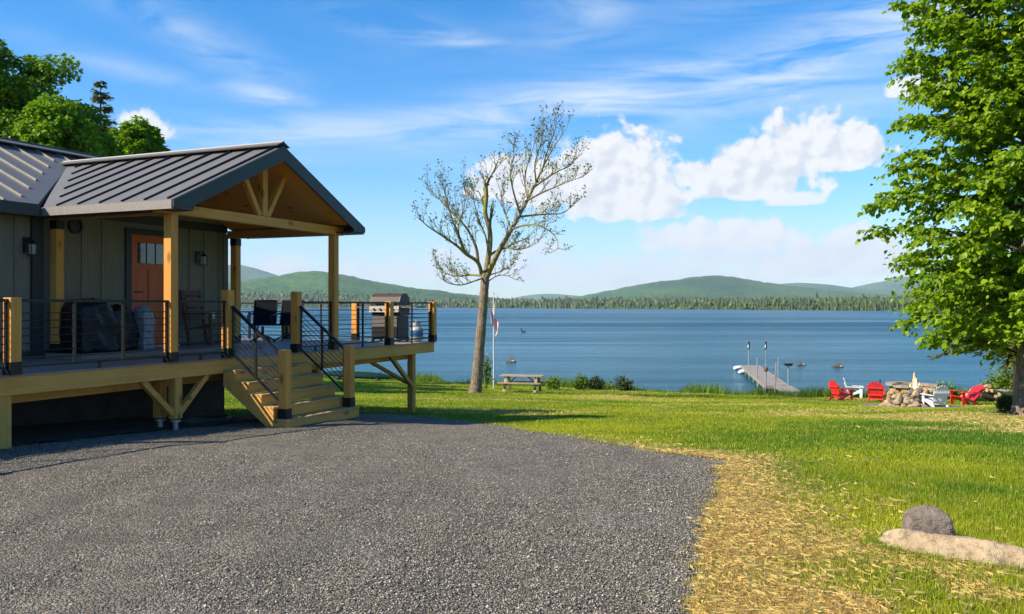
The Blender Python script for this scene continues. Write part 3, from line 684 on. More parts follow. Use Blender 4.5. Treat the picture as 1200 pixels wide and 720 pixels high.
# guard posts and rod railings
RH = .915
def guard_post(parent, u, v, top, z0=ZD, base=True):
    p = MB().box(u-PW, u+PW, v-PW, v+PW, z0+.003, top).build('guard_post', M['cedar_post'], parent, bevel=.006)
    if base: MB().box(u-PW-.005, u+PW+.005, v-PW-.005, v+PW+.005, z0+.004, z0+.16).lathe([(.012, 0), (.012, .012)], (u-.03, v-PW-.007, z0+.1), 6).build('post_bracket', M['black_steel'], p)
    return p
def railing(parent, a, b, z0a, z0b, h=RH, nb=7, gap=.095, stiles=None, cover=.0):
    a = np.array(a, float); b = np.array(b, float); L = np.linalg.norm(b-a); d = (b-a)/L
    def P(t, z): q = a+(b-a)*t; return (q[0], q[1], z0a+(z0b-z0a)*t+z)
    t0, t1 = .09/L, 1-.09/L
    pn = MB().bar(P(t0-.02/L, h), P(t1+.02/L, h), .055, .036).build('handrail', M['black_steel'], parent)
    for i in range(nb):
        z = gap+(h-.06-gap)*(i+1)/(nb+1); MB().tube([P(t0, z), P(t1, z)], .0065, 5).build('rod', M['rail_rod'], pn)
    k = max(1, round(L/.95)) if stiles is None else stiles
    for i in range(k+1):
        t = t0+(t1-t0)*i/k; x, y, z = P(t, 0); wd = .016 if 0 < i < k else .014
        MB().box(x-wd, x+wd, y-wd, y+wd, z+gap, z+h-.02).build('baluster', M['rail_rod'], pn)
    MB().bar(P(t0-.01/L, gap), P(t1+.01/L, gap), .04, .028).build('bottom_rail', M['black_steel'], pn)
    if abs(z0a-z0b) < .01:
        x, y, z = P(.5, 0); MB().box(x-.016, x+.016, y-.016, y+.016, z+.003, z+gap-.013).build('rail_foot', M['black_steel'], pn)
for u, v, top in [(-3.97, 0, 1.80), (-7+.08, 0, 1.8), (-.16, 0, 1.955), (1.63, 0, 1.955), (4.85, 0, 1.79), (6.80, 0, 1.79), (6.80, 2.15, 1.79), (6.8, 4.2, 1.79), (6.8, 6.1, 1.79), (4.8, 6.1, 1.79), (2.85, 6.1, 1.79)]:
    guard_post(dk, u, v, top)
for a, b in [((-6.92, 0), (-3.97, 0)), ((-3.97, 0), (PL, 0)), ((PL, 0), (-.16, 0)), ((1.63, 0), (PR, 0)), ((PR, 0), (4.85, 0)), ((4.85, 0), (6.8, 0)), ((6.8, 0), (6.8, 2.15)), ((6.8, 2.15), (6.8, 4.2)), ((6.8, 4.2), (6.8, 6.1)), ((6.8, 6.1), (4.8, 6.1)), ((4.8, 6.1), (2.85, 6.1))]:
    railing(dk, a, b, ZD, ZD)
# ------------------------------------------------------------------ stairs
stp = empty('deck_stairs', **HOUSE, label='wooden steps with sloping black handrails leading from the gravel up to the deck', cat='stairs')
S0, S1 = -.27, 1.74; NR = 6; RISE = (ZD+.27)/NR; RUN = .255
for i in range(NR):
    zt = ZD-RISE*i; vf = -RUN*i-.0
    if i: MB().box(S0+.0, S1, vf-.02, vf+RUN-.026, zt-.036, zt).build('tread', M['tread_board'], stp, bevel=.004)
    z1 = zt-.038 if i else .598
    MB().box(S0+.042, S1-.042, vf-.0, vf+.036, zt-RISE+.002, z1).build('riser', M['treated_board'], stp)
for u in (S0, S1-.04):
    poly = [(u, -.002, .60), (u, -.002, .36)]
    for i in range(1, NR): pass
    vb_ = -RUN*(NR-1); zb = ZD-RISE*NR
    prof = [(-.002, .40)]+[(-.002, ZD-RISE-.04)]
    for i in range(1, NR):
        prof += [(-RUN*i, ZD-RISE*i-.038), (-RUN*i, ZD-RISE*(i+1)-.038 if i < NR-1 else zb)]
    prof += [(vb_+.33, zb)]
    MB().prism([(u, a, b) for a, b in prof], (.04, 0, 0)).build('stringer', M['treated_board'], stp)
zb = ZD-RISE*5
for u in (-.16, 1.63):
    p = guard_post(stp, u, -1.14, 1.0, zb)
    railing(stp, (u, -.02), (u, -1.12), ZD+.02, zb-.0+.09, .87, 7, .11, 2)
# ------------------------------------------------------------------ materials of the small things
plain('black_film', (.006, .006, .007), .28, 0, .2, 9, .5, .3, .02)
plain('grey_film', (.20, .22, .24), .30, 0, .3, 9, .5, .6, .02)
plain('stainless', (.17, .155, .14), .45, .5, .12, 12); plain('lid_enamel', (.060, .042, .034), .5, 0, .1, 8, spec=.2)
plain('grill_black', (.018, .018, .02), .4, .2, .2, 10)
plain('tank_white', (.36, .38, .38), .4)
plain('tank_blue', (.03, .10, .28), .4)
plain('sling_fabric', (.008, .010, .015), .8, 0, .2, 30, spec=.08)
plain('red_plastic', (.62, .020, .020), .42, 0, .12, 5)
plain('maroon_plastic', (.30, .012, .02), .45, 0, .12, 5)
plain('white_plastic_chair', (.74, .74, .72), .45, 0, .08, 5)
plain('fieldstone_pale', (.30, .235, .15), .9, 0, .35, 5, .5)
plain('fieldstone_tan', (.38, .23, .10), .9, 0, .35, 5, .5)
plain('fieldstone_grey', (.16, .145, .125), .9, 0, .35, 5, .5)
plain('slab_stone', (.25, .215, .165), .9, 0, .25, 5, .4)
plain('ash', (.07, .065, .06), 1, 0, .4, 8, .6)
plain('pit_gravel', (.22, .18, .14), .95, 0, .5, 14, .9, .2, .03)
wood('grey_plank', (.27, .20, .125), (.44, .345, .23), 0, .8, knots=False)
wood('dock_plank', (.22, .195, .165), (.34, .305, .26), 0, .85, knots=False)
wood('split_log', (.34, .21, .095), (.52, .36, .18), 0, .8, knots=False)
wood('white_log', (.46, .42, .36), (.66, .62, .56), 0, .8)
plain('pole_metal', (.40, .40, .39), .4, .6, .15, 8)
plain('pole_white', (.62, .61, .58), .5)
plain('float_white', (.75, .75, .73), .5)
plain('bird_black', (.02, .02, .022), .7); plain('cap_brown', (.12, .075, .045), .7)
plain('kayak_hull', (.006, .028, .028), .75, 0, .15, 3, spec=.1)
plain('hose_green', (.045, .070, .055), .5)
plain('stake_black', (.012, .013, .014), .6)
plain('flag_red', (.55, .025, .035), .8, 0, .06); plain('flag_white', (.72, .72, .70), .8, 0, .04); plain('flag_blue', (.025, .035, .13), .8, 0, .06)
plain('rock_brown', (.10, .075, .05), .9, 0, .4, 4, .6, bd=.03)
def rock_mat(name, ca, cb, stain, vein):
    m, n = mat_new(name); c = n.coord('Object')
    a = n.noise(c, 2.2, 7, .65, .6); b = n.noise(c, 14, 5, .7); v = n('ShaderNodeTexVoronoi', {'Vector': n.vec('ADD', n.coord('Object', (2.2, 2.2, 3.5)), n.noise(c, 3, 3, out=1)), 'Scale': 1.3}, feature='DISTANCE_TO_EDGE')
    k = n.ramp(a, [(.3, ca), (.7, cb)]); k = n.mix(n.mapr(b, .52, .66, 0, .8), k, stain); k = n.mix(n.mapr(n.noise(c, 5, 6, .75), .60, .70, 0, .8), k, vein)
    k = n.mix(n.mapr(v, 0, .018, .45, 0), k, tuple(x*.3 for x in ca))
    h = n.math('ADD', n.math('MULTIPLY', a, .6), n.math('MULTIPLY', b, .3))
    M[name] = finish(m, n, principled(n, k, .9, 0, n.bump(h, 1.0, .10), .2))
rock_mat('boulder_grey', (.15, .118, .095), (.25, .205, .17), (.09, .07, .055), (.36, .33, .30))
rock_mat('boulder_tan', (.30, .215, .125), (.46, .36, .235), (.17, .12, .07), (.56, .50, .42))
HS_ = lambda u, v, z=0.: house(u, v, z)
def ico(center, r, seed, sub=2, rough=.35, scale=(1, 1, 1), flat=0.0):
    bm = bmesh.new(); bmesh.ops.create_icosphere(bm, subdivisions=sub, radius=1)
    V = np.array([v.co for v in bm.verts]); F = [tuple(v.index for v in f.verts) for f in bm.faces]; bm.free()
    n1 = fbm(V[:,0]*1.3+V[:,2]*.9+seed*3.1, V[:,1]*1.3-V[:,2]*.7+seed*1.7, seed, 3)-.5
    V = V*(1+rough*2*n1)[:, None]
    if flat:
        rg = np.random.default_rng(seed)
        for _ in range(6):
            d = rg.normal(size=3); d /= np.linalg.norm(d); t = V@d; V = V-np.outer(np.maximum(t-(1-flat), 0), d)
    return V*np.array(scale)*r+np.array(center), F
# ------------------------------------------------------------------ on the porch
def lamp(u, v, z, label):
    t = empty('wall_lamp', (*house(u, v)[:2], z), HROT, label, 'wall lamp', 'black lanterns beside the cottage door')
    MB().box(-.055, .055, -.022, 0, .02, .26).build('back_plate', M['black_steel'], t)
    MB().tube([(0, -.02, .20), (0, -.10, .25), (0, -.15, .235), (0, -.15, .20)], .011, 6).build('bracket_arm', M['black_steel'], t)
    h = MB().lathe([(.03, .05), (.085, 0), (.088, -.012)][::-1], (0, -.15, .16), 4)
    for k in range(4):
        a = PI/4+k*PI/2; h.bar((.07*math.cos(a), -.15+.07*math.sin(a), -.02), (.078*math.cos(a), -.15+.078*math.sin(a), .15), .012, .012)
    h.box(-.055, .055, -.205, -.095, -.03, -.016); h.build('lantern_cage', M['black_steel'], t)
    MB().lathe([(.05, -.012), (.055, .14)], (0, -.15, 0), 8).build('lantern_glass', M['lamp_glass'], t)
lamp(-1.80, WV-.003, 2.52, 'black lantern on the taupe wall left of the porch')
lamp(1.92, WV-.003, 2.52, 'black lantern on the shaded porch wall right of the orange door')
def crumpled(name, u, v, w, d, h, mat, seed, label, cat, z0):
    bm = bmesh.new(); bmesh.ops.create_cube(bm, size=1); bmesh.ops.subdivide_edges(bm, edges=bm.edges, cuts=15, use_grid_fill=True)
    V = np.array([q.co for q in bm.verts]); F = [tuple(q.index for q in f.verts) for f in bm.faces]; bm.free()
    top = sstep(.1, .5, V[:,2]); V[:,0] *= 1-.16*top*np.abs(V[:,1]*2)**2; V[:,1] *= 1-.2*top*np.abs(V[:,0]*2)**2
    V[:,2] -= .16*top*(np.abs(V[:,0]*2)**3+.6*np.abs(V[:,1]*2)**3)
    nz = fbm(V[:,0]*5+V[:,2]*4+seed, V[:,1]*5-V[:,2]*3.2, seed, 4)-.5+.5*(np.abs(fbm(V[:,0]*9-V[:,2]*7+seed, V[:,1]*11+V[:,2]*6, seed+7, 2)-.5))
    V = V*(1+.26*nz)[:,None]; V = V*np.array([w, d, h]); V[:,2] += h/2; V[:,2] = np.maximum(V[:,2], 0)
    o = np_obj(name, V, F, mat, smooth=False); o.location = house(u, v, z0); o.rotation_euler = (0, 0, HROT); tag(o, label, cat)
LZ = ZD+.09
crumpled('covered_furniture', -1.06, 2.13, .66, .60, .86, M['black_film'], 5, 'lumpy black plastic cover draped over furniture beside the left cedar post', 'cover', LZ)
crumpled('covered_grill', -.44, 2.20, .50, .50, .76, M['black_film'], 9, 'black plastic cover standing between the lumpy cover and the door', 'cover', LZ)
crumpled('plastic_sack', -.02, 2.02, .22, .34, .74, M['grey_film'], 14, 'tall silvery grey plastic sack leaning by the orange door', 'sack', LZ)
def side_chair(u, v, rz):
    t = empty('wooden_chair', house(u, v, LZ), HROT+rz, 'reddish brown slatted wooden armchair against the shaded porch wall', 'chair')
    m_ = M['red_chair_wood']
    mb = MB()
    for i in range(5): mb.box(-.27, .27, -.26+i*.1, -.17+i*.1, .40-.02*i, .42-.02*i)
    mb.build('seat', m_, t); mb = MB()
    for i in range(5): z = .50+i*.115; mb.box(-.26, .26, .235+i*.03, .255+i*.03, z, z+.085)
    mb.build('backrest', m_, t)
    for s_ in (-1, 1):
        MB().box(s_*.29-.025, s_*.29+.025, -.27, -.22, 0, .60).build('leg', m_, t); MB().bar((s_*.29, .20, 0), (s_*.29, .40, 1.06), .05, .05, up=(0,1,0)).build('leg', m_, t)
        MB().box(s_*.29-.05, s_*.29+.05, -.32, .29, .602, .625).build('armrest', m_, t)
side_chair(1.70, 2.12, .15)
# patio chairs and table on the side deck
def patio_chair(u, v, rz, label):
    t = empty('patio_chair', house(u, v, ZD), HROT+rz, label, 'patio chair', 'dark sling chairs on the side deck')
    m_, s_ = M['black_steel'], M['sling_fabric']
    mb = MB().tube([(0, 0, .10), (0, 0, .36)], .035, 8)
    for k in range(4):
        a = PI/4+k*PI/2; mb.tube([(0, 0, .14), (.18*math.cos(a), .18*math.sin(a), .10), (.33*math.cos(a), .33*math.sin(a), .015)], .02, 6)
    mb.build('swivel_base', m_, t)
    prof = [(-.26, .40), (-.22, .42), (.0, .39), (.18, .385), (.235, .43), (.29, .62), (.35, .85), (.385, .98)]
    v_ = []; f_ = []
    for (y, z) in prof: v_ += [(-.25, y, z), (.25, y, z), (.25, y+.004, z-.014), (-.25, y+.004, z-.014)]
    for i in range(len(prof)-1):
        for k in range(4): f_.append((i*4+k, i*4+(k+1) % 4, i*4+4+(k+1) % 4, i*4+4+k))
    MB().add(v_, f_).build('sling_seat', s_, t)
    for sg in (-1, 1):
        MB().tube([(sg*.265, y, z) for y, z in prof], .017, 6).build('side_rail', m_, t)
        MB().tube([(sg*.27, -.20, .41), (sg*.30, -.24, .60), (sg*.30, -.15, .635), (sg*.30, .18, .645), (sg*.275, .30, .66)], .019, 6).build('armrest', m_, t)
    MB().tube([(-.265, .385, .98), (.265, .385, .98)], .017, 6).build('top_bar', m_, t)
    return t
patio_chair(5.28, 3.75, R(-62), 'dark sling swivel chair on the side deck nearer the cottage wall')
patio_chair(5.50, 3.22, R(-75), 'dark sling swivel chair on the side deck right behind the stair newel post')
tb = empty('patio_table', house(6.1, 4.75, ZD), HROT, 'dark low patio table behind the sling chairs on the side deck', 'table')
MB().box(-.6, .6, -.6, .6, .69, .72).build('tabletop', M['grill_black'], tb)
for a in (-1, 1):
    for b in (-1, 1): MB().box(a*.53-.025, a*.53+.025, b*.53-.025, b*.53+.025, 0, .689).build('leg', M['black_steel'], tb)
# barbecue
g_ = empty('barbecue_grill', house(6.40, .92, ZD), HROT-PI/2, 'stainless gas barbecue with closed lid standing by the deck corner railing', 'grill')
st, bk = M['stainless'], M['grill_black']
MB().box(-.36, .36, -.24, .24, .10, .62).build('cabinet', bk, g_)
MB().box(-.34, .34, -.262, -.242, .36, .60).build('cabinet_door', st, g_); 
MB().box(-.34, .34, -.262, -.242, .12, .352).build('cabinet_door', bk, g_)
cpn = MB().prism([(-.40, -.30, .70), (-.40, -.27, .84), (-.40, -.20, .84), (-.40, -.20, .70)], (.80, 0, 0)).build('control_panel', st, g_)
for k in range(4):
    o = MB().lathe([(.030, 0), (.026, .035)], n=10).build('knob', bk, cpn); o.location = (-.26+k*.17, -.287, .765); o.rotation_euler = (PI/2-.2, 0, 0)
MB().box(-.38, .38, -.20, .26, .625, .845).build('firebox', bk, g_)
lp = [(-.24, .86), (-.245, .93), (-.17, 1.06), (-.03, 1.14), (.12, 1.13), (.23, 1.02), (.26, .86)]
lid = MB().prism([(-.375, y, z) for y, z in lp], (.75, 0, 0)).build('lid', M['lid_enamel'], g_)
for sg in (-1, 1): MB().prism([(sg*.376, y*1.02, z+.004) for y, z in lp], (sg*.016, 0, 0)).build('lid_end', bk, lid)
MB().tube([(-.28, -.25, .93), (-.28, -.30, .945), (.28, -.30, .945), (.28, -.25, .93)], .012, 6).build('lid_handle', st, lid)
MB().lathe([(.03, 0), (.03, .012)], (0, -.03, 1.142), 10).build('lid_gauge', st, lid)
for sg in (-1, 1): MB().box(sg*.62-.21, sg*.62+.21, -.22, .22, .80, .835).build('side_shelf', st, g_)
for sg in (-1, 1):
    MB().box(sg*.33-.025, sg*.33+.025, -.22, .22, .055, .099).build('leg_frame', bk, g_)
    for yy in (-.18, .18):
        o = MB().lathe([(.05, -.02), (.055, 0), (.05, .02)], n=12).build('wheel', bk, g_); o.location = (sg*.36, yy, .056); o.rotation_euler = (0, PI/2, 0)
tk = empty('propane_tank', (*house(6.42, .22)[:2], ZD), 0, 'small white and blue propane tank beside the barbecue', 'gas tank')
MB().lathe([(.11, 0), (.11, .03), (.14, .06), (.152, .12), (.152, .27), (.13, .34), (.06, .38)], n=16).build('cylinder_body', M['tank_white'], tk, True)
MB().lathe([(.155, .13), (.155, .26)], n=16).build('tank_label', M['tank_blue'], tk)
MB().lathe([(.09, .385), (.095, .47)], n=12).lathe([(.02, .47), (.03, .52)], n=8).build('valve_collar', M['tank_white'], tk)
# garden hose on the ground under the deck
hp = []
for k in range(70):
    a = k*.42; r = .42+.05*math.sin(k*.9); x, y, z = house(.0+r*1.15*math.cos(a), .62+r*.55*math.sin(a)); hp.append((x, y, float(ground_z(np.array([x]), np.array([y]))[0])+.035+.0012*k))
for k in range(8): x, y, z = house(.2+.05*k, .1-.03*k); hp.append((x, y, float(ground_z(np.array([x]), np.array([y]))[0])+.035))
tag(MB().tube(hp, .013, 6).build('garden_hose', M['hose_green'], None, True), 'loosely coiled dark green garden hose on the ground under the deck', 'hose')
# ------------------------------------------------------------------ lawn furniture
def adirondack(px, py, face, mat, label, recline=.32, dz=0, s=1.0):
    x, y, z = at(px, py)
    t = empty('adirondack_chair', (x, y, z+dz), face, label, 'garden chair', 'garden chairs round the fire pit'); t.scale = (s, s, s)
    for i in range(5):                                                        # front is local -y
        pass
    mb = MB()
    for i in range(6): y0 = -.36+i*.105; z0 = .37-i*.035; mb.prism([(-.27, y0, z0), (-.27, y0+.095, z0-.031), (-.27, y0+.095, z0-.051), (-.27, y0, z0-.02)], (.54, 0, 0))
    mb.build('seat', mat, t)
    mb = MB(); th = recline
    for i in range(7):
        k = i-3; L = .80-.035*k*k*.55; a = k*.035
        p = np.array([k*.075, .24, .17]); q = p+np.array([math.sin(a)*L*1.3, math.sin(th)*L, math.cos(th)*L])
        uu = np.array([0, -math.cos(th), math.sin(th)]); sx_ = np.array([1., 0, 0]); mb.prism([p-sx_*.034, p+sx_*.034, q+sx_*.050-(q-p)*.02, q+(q-p)*.02, q-sx_*.050-(q-p)*.02], uu*.02)
    bk_ = mb.build('backrest', mat, t)
    for zz, w in ((.30, .27), (.62, .33)): yy = .24+math.tan(th)*(zz-.17)+.03; MB().box(-w, w, yy, yy+.025, zz, zz+.07).build('back_rail', mat, bk_)
    for sg in (-1, 1):
        MB().box(sg*.33-.018, sg*.33+.018, -.36, -.24, 0, .52).build('front_leg', mat, t)
        MB().prism([(sg*.30-.015, -.36, .30), (sg*.30-.015, -.36, .39), (sg*.30-.015, .30, .16), (sg*.30-.015, .52, .0), (sg*.30-.015, .40, 0), (sg*.30-.015, .22, .08)], (.03, 0, 0)).build('side_stringer', mat, t)
        MB().prism([(sg*.35-.07, -.42, .522), (sg*.35+.07, -.42, .522), (sg*.35+.05, .42, .522), (sg*.35-.03, .42, .522)], (0, 0, .024)).build('armrest', mat, t)
    return t
RD_, WH_, MR_ = M['red_plastic'], M['white_plastic_chair'], M['maroon_plastic']
adirondack(986, 469.5, R(105), RD_, 'leftmost red garden chair, side on, with a white one behind it')
adirondack(1001, 466, R(70), WH_, 'white garden chair half hidden behind the leftmost red chair')
adirondack(1027, 471.5, R(152), RD_, 'red garden chair with its fan back to the camera, left of the fire pit')
adirondack(1096, 478, R(188), WH_, 'white garden chair with rounded back standing right of the stone fire pit', s=.88)
adirondack(1130, 475, R(-78), RD_, 'low red reclining garden chair facing left beside the firewood pile', .72)
# fire pit
fx, fy, fz = at(1068, 477)
fp = empty('fire_pit', (fx, fy, fz), 0, 'round fieldstone fire pit with a flat capstone rim and rubble in front', 'fire pit')
RGp = np.random.default_rng(3)
mb = MB(); cnt = 0
mats = [M['fieldstone_pale'], M['fieldstone_tan'], M['fieldstone_grey']]
for ring in range(4):
    for k in range(17):
        a = 2*PI*(k+.5*(ring % 2))/17+RGp.normal(0, .04)
        rr = .86-.03*ring+RGp.normal(0, .03); r = RGp.uniform(.13, .19)
        V, F = ico((rr*math.cos(a), rr*math.sin(a), .08+ring*.165), r, 200+cnt, 2, .3, (1.25, 1.25, .78), .25); mb.add(V, F, int(RGp.choice(3, p=[.5, .25, .25]))); cnt += 1
mb.build('stone_wall', mats, fp); fp.scale = (.84, .84, 1.10)
mb = MB()
for k in range(46):
    a = RGp.uniform(PI*1.0, PI*1.55); rr = RGp.uniform(.92, 1.42); zt = max(0, .58-(rr-.92)*1.15); r = RGp.uniform(.09, .16)
    V, F = ico((rr*math.cos(a), rr*math.sin(a), RGp.uniform(.02, max(.03, zt))), r, 400+k, 2, .3, (1.2, 1.1, .8), .28); mb.add(V, F, int(RGp.choice(3, p=[.6, .15, .25])))
mb.build('rubble_stone', mats, fp)
mb = MB(); nseg = 9
for k in range(nseg):
    a0 = 2*PI*k/nseg+.015; a1 = 2*PI*(k+1)/nseg-.015; am = (a0+a1)/2; jj = RGp.uniform(-.02, .02)
    if math.sin(am) < -.45 and math.cos(am) > -.2 and math.cos(am) < .55: continue
    mb.prism([(r*math.cos(a), r*math.sin(a), .70+jj) for r, a in ((.66, a0), (1.05, a0), (1.07, am), (1.05, a1), (.66, a1), (.66, am))], (0, 0, .08))
mb.build('capstone', M['slab_stone'], fp)
MB().lathe([(.7, .25), (.68, .42)], n=14).build('ash_bed', M['ash'], fp)
# flame
m, n = mat_new('flame'); hgt = n('ShaderNodeSeparateXYZ', {0: n.coord('Object')}, None).outputs[2]
kf = n.ramp(n.mapr(hgt, 0, .8), [(0, (1.0, .62, .18)), (.5, (1.0, .72, .34)), (.9, (1.0, .42, .10))])
em = n('ShaderNodeEmission', {'Color': kf, 'Strength': 1.6}); tr = n('ShaderNodeBsdfTransparent')
al = n.mapr(n.noise(n.coord('Object', (6, 6, 2.5)), 1.6, 4, .6), .40, .60, .12, .85)
M['flame'] = finish(m, n, n('ShaderNodeMixShader', {0: al, 1: tr, 2: em}))
fv = MB()
for (dx, dy, h, w, s_) in [(0, 0, .92, .10, 1), (-.20, .05, .50, .07, 2), (.15, -.04, .55, .07, 3), (.05, .09, .74, .07, 4), (-.10, -.08, .66, .07, 5), (-.26, 0, .30, .05, 7), (.22, .05, .34, .05, 9)]:
    pts = []; rad = []
    for i in range(9):
        t_ = i/8; pts.append((dx*(1-.4*t_)+.06*math.sin(t_*5+s_)*t_, dy+.05*math.sin(t_*4+s_*2)*t_, h*t_)); rad.append(w*(1-t_)**.8*(.55+1.5*t_*(1-t_))+.004)
    fv.tube(pts, rad, 8)
fo = fv.build('campfire_flame', M['flame'], None, True); fo.location = (fx+.12, fy, fz+.36); tag(fo, 'small yellow campfire flame rising from the stone fire pit', 'flame')
# trodden gravel round the pit, dry bare patch beside it
def patch(name, cx_, cy_, rx, ry, mat, seed):
    a = np.linspace(0, 2*PI, 49)[:-1]; V = [[cx_, cy_]]; K_ = 6
    for k in range(1, K_+1):
        rr = k/K_*(1+.35*(fbm(np.cos(a)*2+seed, np.sin(a)*2, seed, 3)-.5)); V += list(np.stack([cx_+rx*rr*np.cos(a), cy_+ry*rr*np.sin(a)], 1))
    V = np.array(V); z = ground_z(V[:,0], V[:,1])+.035; z[-48:] -= .06
    f = [(0, 1+j, 1+(j+1) % 48) for j in range(48)]+[(1+r*48+j, 1+(r+1)*48+j, 1+(r+1)*48+(j+1) % 48, 1+r*48+(j+1) % 48) for r in range(K_-1) for j in range(48)]
    me = bpy.data.meshes.new(name); me.from_pydata(np.stack([V[:,0], V[:,1], z], 1).tolist(), [], f); me.materials.append(mat)
    o = bpy.data.objects.new(name, me); COL.objects.link(o); tag(o, kind='structure')
patch('gravel_patch', fx-.1, fy-.5, 2.3, 2.4, M['pit_gravel'], 4)
PIT = (fx-.1, fy-.5)
# firewood and the long pale log

wx, wy, wz = at(1153, 471)
wp = empty('firewood_pile', (wx, wy, wz), R(12), 'heap of split pale firewood stacked behind the low red chair', 'firewood')
for row, (cnt_, zz) in enumerate(((6, .11), (5, .28), (4, .44), (2, .58))):
    for k in range(cnt_):
        xx = (k-(cnt_-1)/2)*.30+RGp.normal(0, .03); L = RGp.uniform(.75, 1.1); o = MB().tube([(-L/2, 0, 0), (L/2, 0, 0)], RGp.uniform(.085, .115), 5).build('split_log', M['split_log'], wp)
        o.location = (xx, RGp.normal(0, .12), zz); o.rotation_euler = (RGp.uniform(0, 6), RGp.normal(.22, .12), RGp.normal(.5, .35))
a_ = pt(1138, 458.5, wy+.9); b_ = pt(1196, 460.5, wy+1.6)
tag(MB().tube([a_, tuple((np.array(a_)*.5+np.array(b_)*.5)+np.array([0,0,-.015])), b_], [.105, .12, .14], 10).build('birch_log', M['white_log'], None, True), 'long pale weathered log lying across behind the firewood pile', 'log')
for q in (a_, b_):
    zz = float(ground_z(np.array([q[0]]), np.array([q[1]]))[0]); o = MB().tube([(0, 0, -.1), (0, 0, q[2]-zz-.09)], [.16, .14], 10).build('log_stump', M['rock_brown'], None, True); o.location = (q[0]+(.15 if q is a_ else -.2), q[1], zz)
    tag(o, 'dark round stump under the left end of the pale log' if q is a_ else 'dark round stump under the right end of the pale log', 'stump', 'stumps under the pale log')
# picnic table
tx, ty, tz = at(612, 459.5)
pt_ = empty('picnic_table', (tx, ty, tz), R(-14), 'weathered wooden picnic table with attached benches on the lawn by the lake', 'picnic table')
mb = MB()
for i in range(5): mb.box(-.98, .98, -.37+i*.15, -.37+i*.15+.142, .72, .76)
mb.build('tabletop', M['grey_plank'], pt_)
for sg in (-1, 1):
    mb = MB()
    for i in range(2): a = sg*.62+(i-.5)*.15; mb.box(-.98, .98, a-.07, a+.07, .42, .46)
    mb.build('bench_seat', M['grey_plank'], pt_)
for sx in (-.70, .70):
    for sg in (-1, 1): MB().bar((sx, sg*.62, 0), (sx, sg*.22, .718), .04, .12, up=(1, 0, 0)).build('leg', M['grey_plank'], pt_)
    MB().box(sx+.022, sx+.062, -.70, .70, .30, .418).build('crossbar', M['grey_plank'], pt_); MB().box(sx+.022, sx+.06, -.36, .36, .63, .718).build('cleat', M['grey_plank'], pt_)
    MB().bar((sx*.96, 0, .36), (sx*.35, 0, .71), .04, .09, up=(0, 1, 0)).build('brace', M['grey_plank'], pt_)
# flagpole
px_, py_, pz_ = at(578.5, 456)
fl_ = empty('flagpole', (px_, py_, pz_), 0, 'thin pale flagpole planted between the tree and the picnic table', 'flagpole')
PH = (456-345)/FPX*py_
MB().tube([(0, 0, -.2), (0, 0, PH)], [.035, .025], 8).build('pole', M['pole_white'], fl_)
MB().lathe([(.01, 0), (.05, .04), (.01, .09)], (0, 0, PH), 8).build('finial', M['pole_metal'], fl_)
fw, fh = 1.60, .92; NX, NYs = 40, 26
def cloth(a, b):       # a along the fly 0..1, b down the hoist 0..1; the cloth hangs limp in folds
    d = a*fw; x = .02+.05*a+.20*math.sin(a*7.5+b*1.4+.4)*(.35+.75*a); y = .10*math.sin(a*16+b*2+1)*(.35+.65*a); z = PH-.12-b*fh*.86-d*.86+.10*a*b
    return Vector((x, y, z))
mb = MB(); v_ = [cloth(i/NX, j/NYs) for j in range(NYs+1) for i in range(NX+1)]
for j in range(NYs):
    for i in range(NX):
        st_ = int(j/NYs*13); mi = 2 if (st_ < 7 and i < NX*.4) else (0 if st_ % 2 == 0 else 1)
        b = j*(NX+1)+i; mb.f.append((b, b+1, b+NX+2, b+NX+1)); mb.m.append(mi)
mb.v = [tuple(q) for q in v_]; fo = mb.build('national_flag', [M['flag_red'], M['flag_white'], M['flag_blue']], None, True); fo.location = (px_-.045, py_, pz_)
tag(fo, 'red, white and blue striped flag hanging limp from the pale pole', 'flag')
smb = MB()
for r_ in range(9):
    for c_ in range(6 if r_ % 2 == 0 else 5):
        a0 = .4*((c_+(.5 if r_ % 2 == 0 else 1))/6); b0 = 7/13*(r_+.6)/9.4
        p = cloth(a0, b0); nrm = (cloth(a0+.01, b0)-p).cross(cloth(a0, b0+.01)-p).normalized(); tx_ = (cloth(a0+.01, b0)-p).normalized(); ty_ = nrm.cross(tx_)
        for sd in (-1, 1):
            ring_ = [p+nrm*(.004*sd)+(tx_*math.cos(q*PI/5)+ty_*math.sin(q*PI/5))*(.030 if q % 2 == 0 else .0125) for q in range(10)]
            smb.add(ring_, [tuple(range(10))])
smb.build('star', M['flag_white'], fo)
# boulders
def boulder(name, px, py, r, scale, seed, mat, rz, sink, label, flat=.2, rough=.28, tilt=(0,0), boxy=0):
    x, y, z = at(px, py); V, F = ico((0, 0, 0), 1, seed, 5, rough, (1, 1, 1), flat)
    if boxy: V = V/(np.max(np.abs(V), axis=1)**boxy)[:, None]
    V = V*np.array(scale)*r
    nn = fbm(V[:,0]*9+V[:,2]*6, V[:,1]*9-V[:,2]*5, seed+3, 4)-.5; V = V*(1+.07*nn-.07*(1-sstep(0, .05, np.abs(fbm(V[:,0]*5-V[:,2]*4+seed, V[:,1]*6+V[:,2]*3, seed+9, 3)-.5))))[:,None]
    o = np_obj(name, V, F, mat, smooth=True); o.location = (x, y, z+sink); o.rotation_euler = (tilt[0], tilt[1], rz); return tag(o, label, 'boulder')
boulder('boulder', 1088, 638, .215, (.86, .55, 1.12), 12, M['boulder_grey'], -.25, .03, 'upright blocky grey boulder standing behind the long tan rock', .22, .15, (0, 0), .46)
boulder('boulder', 1134, 656, .46, (1.26, .44, .42), 5, M['boulder_tan'], R(-34), -.035, 'long low tan boulder half sunk in the lawn in the right foreground', .30, .30, (0, R(5)))
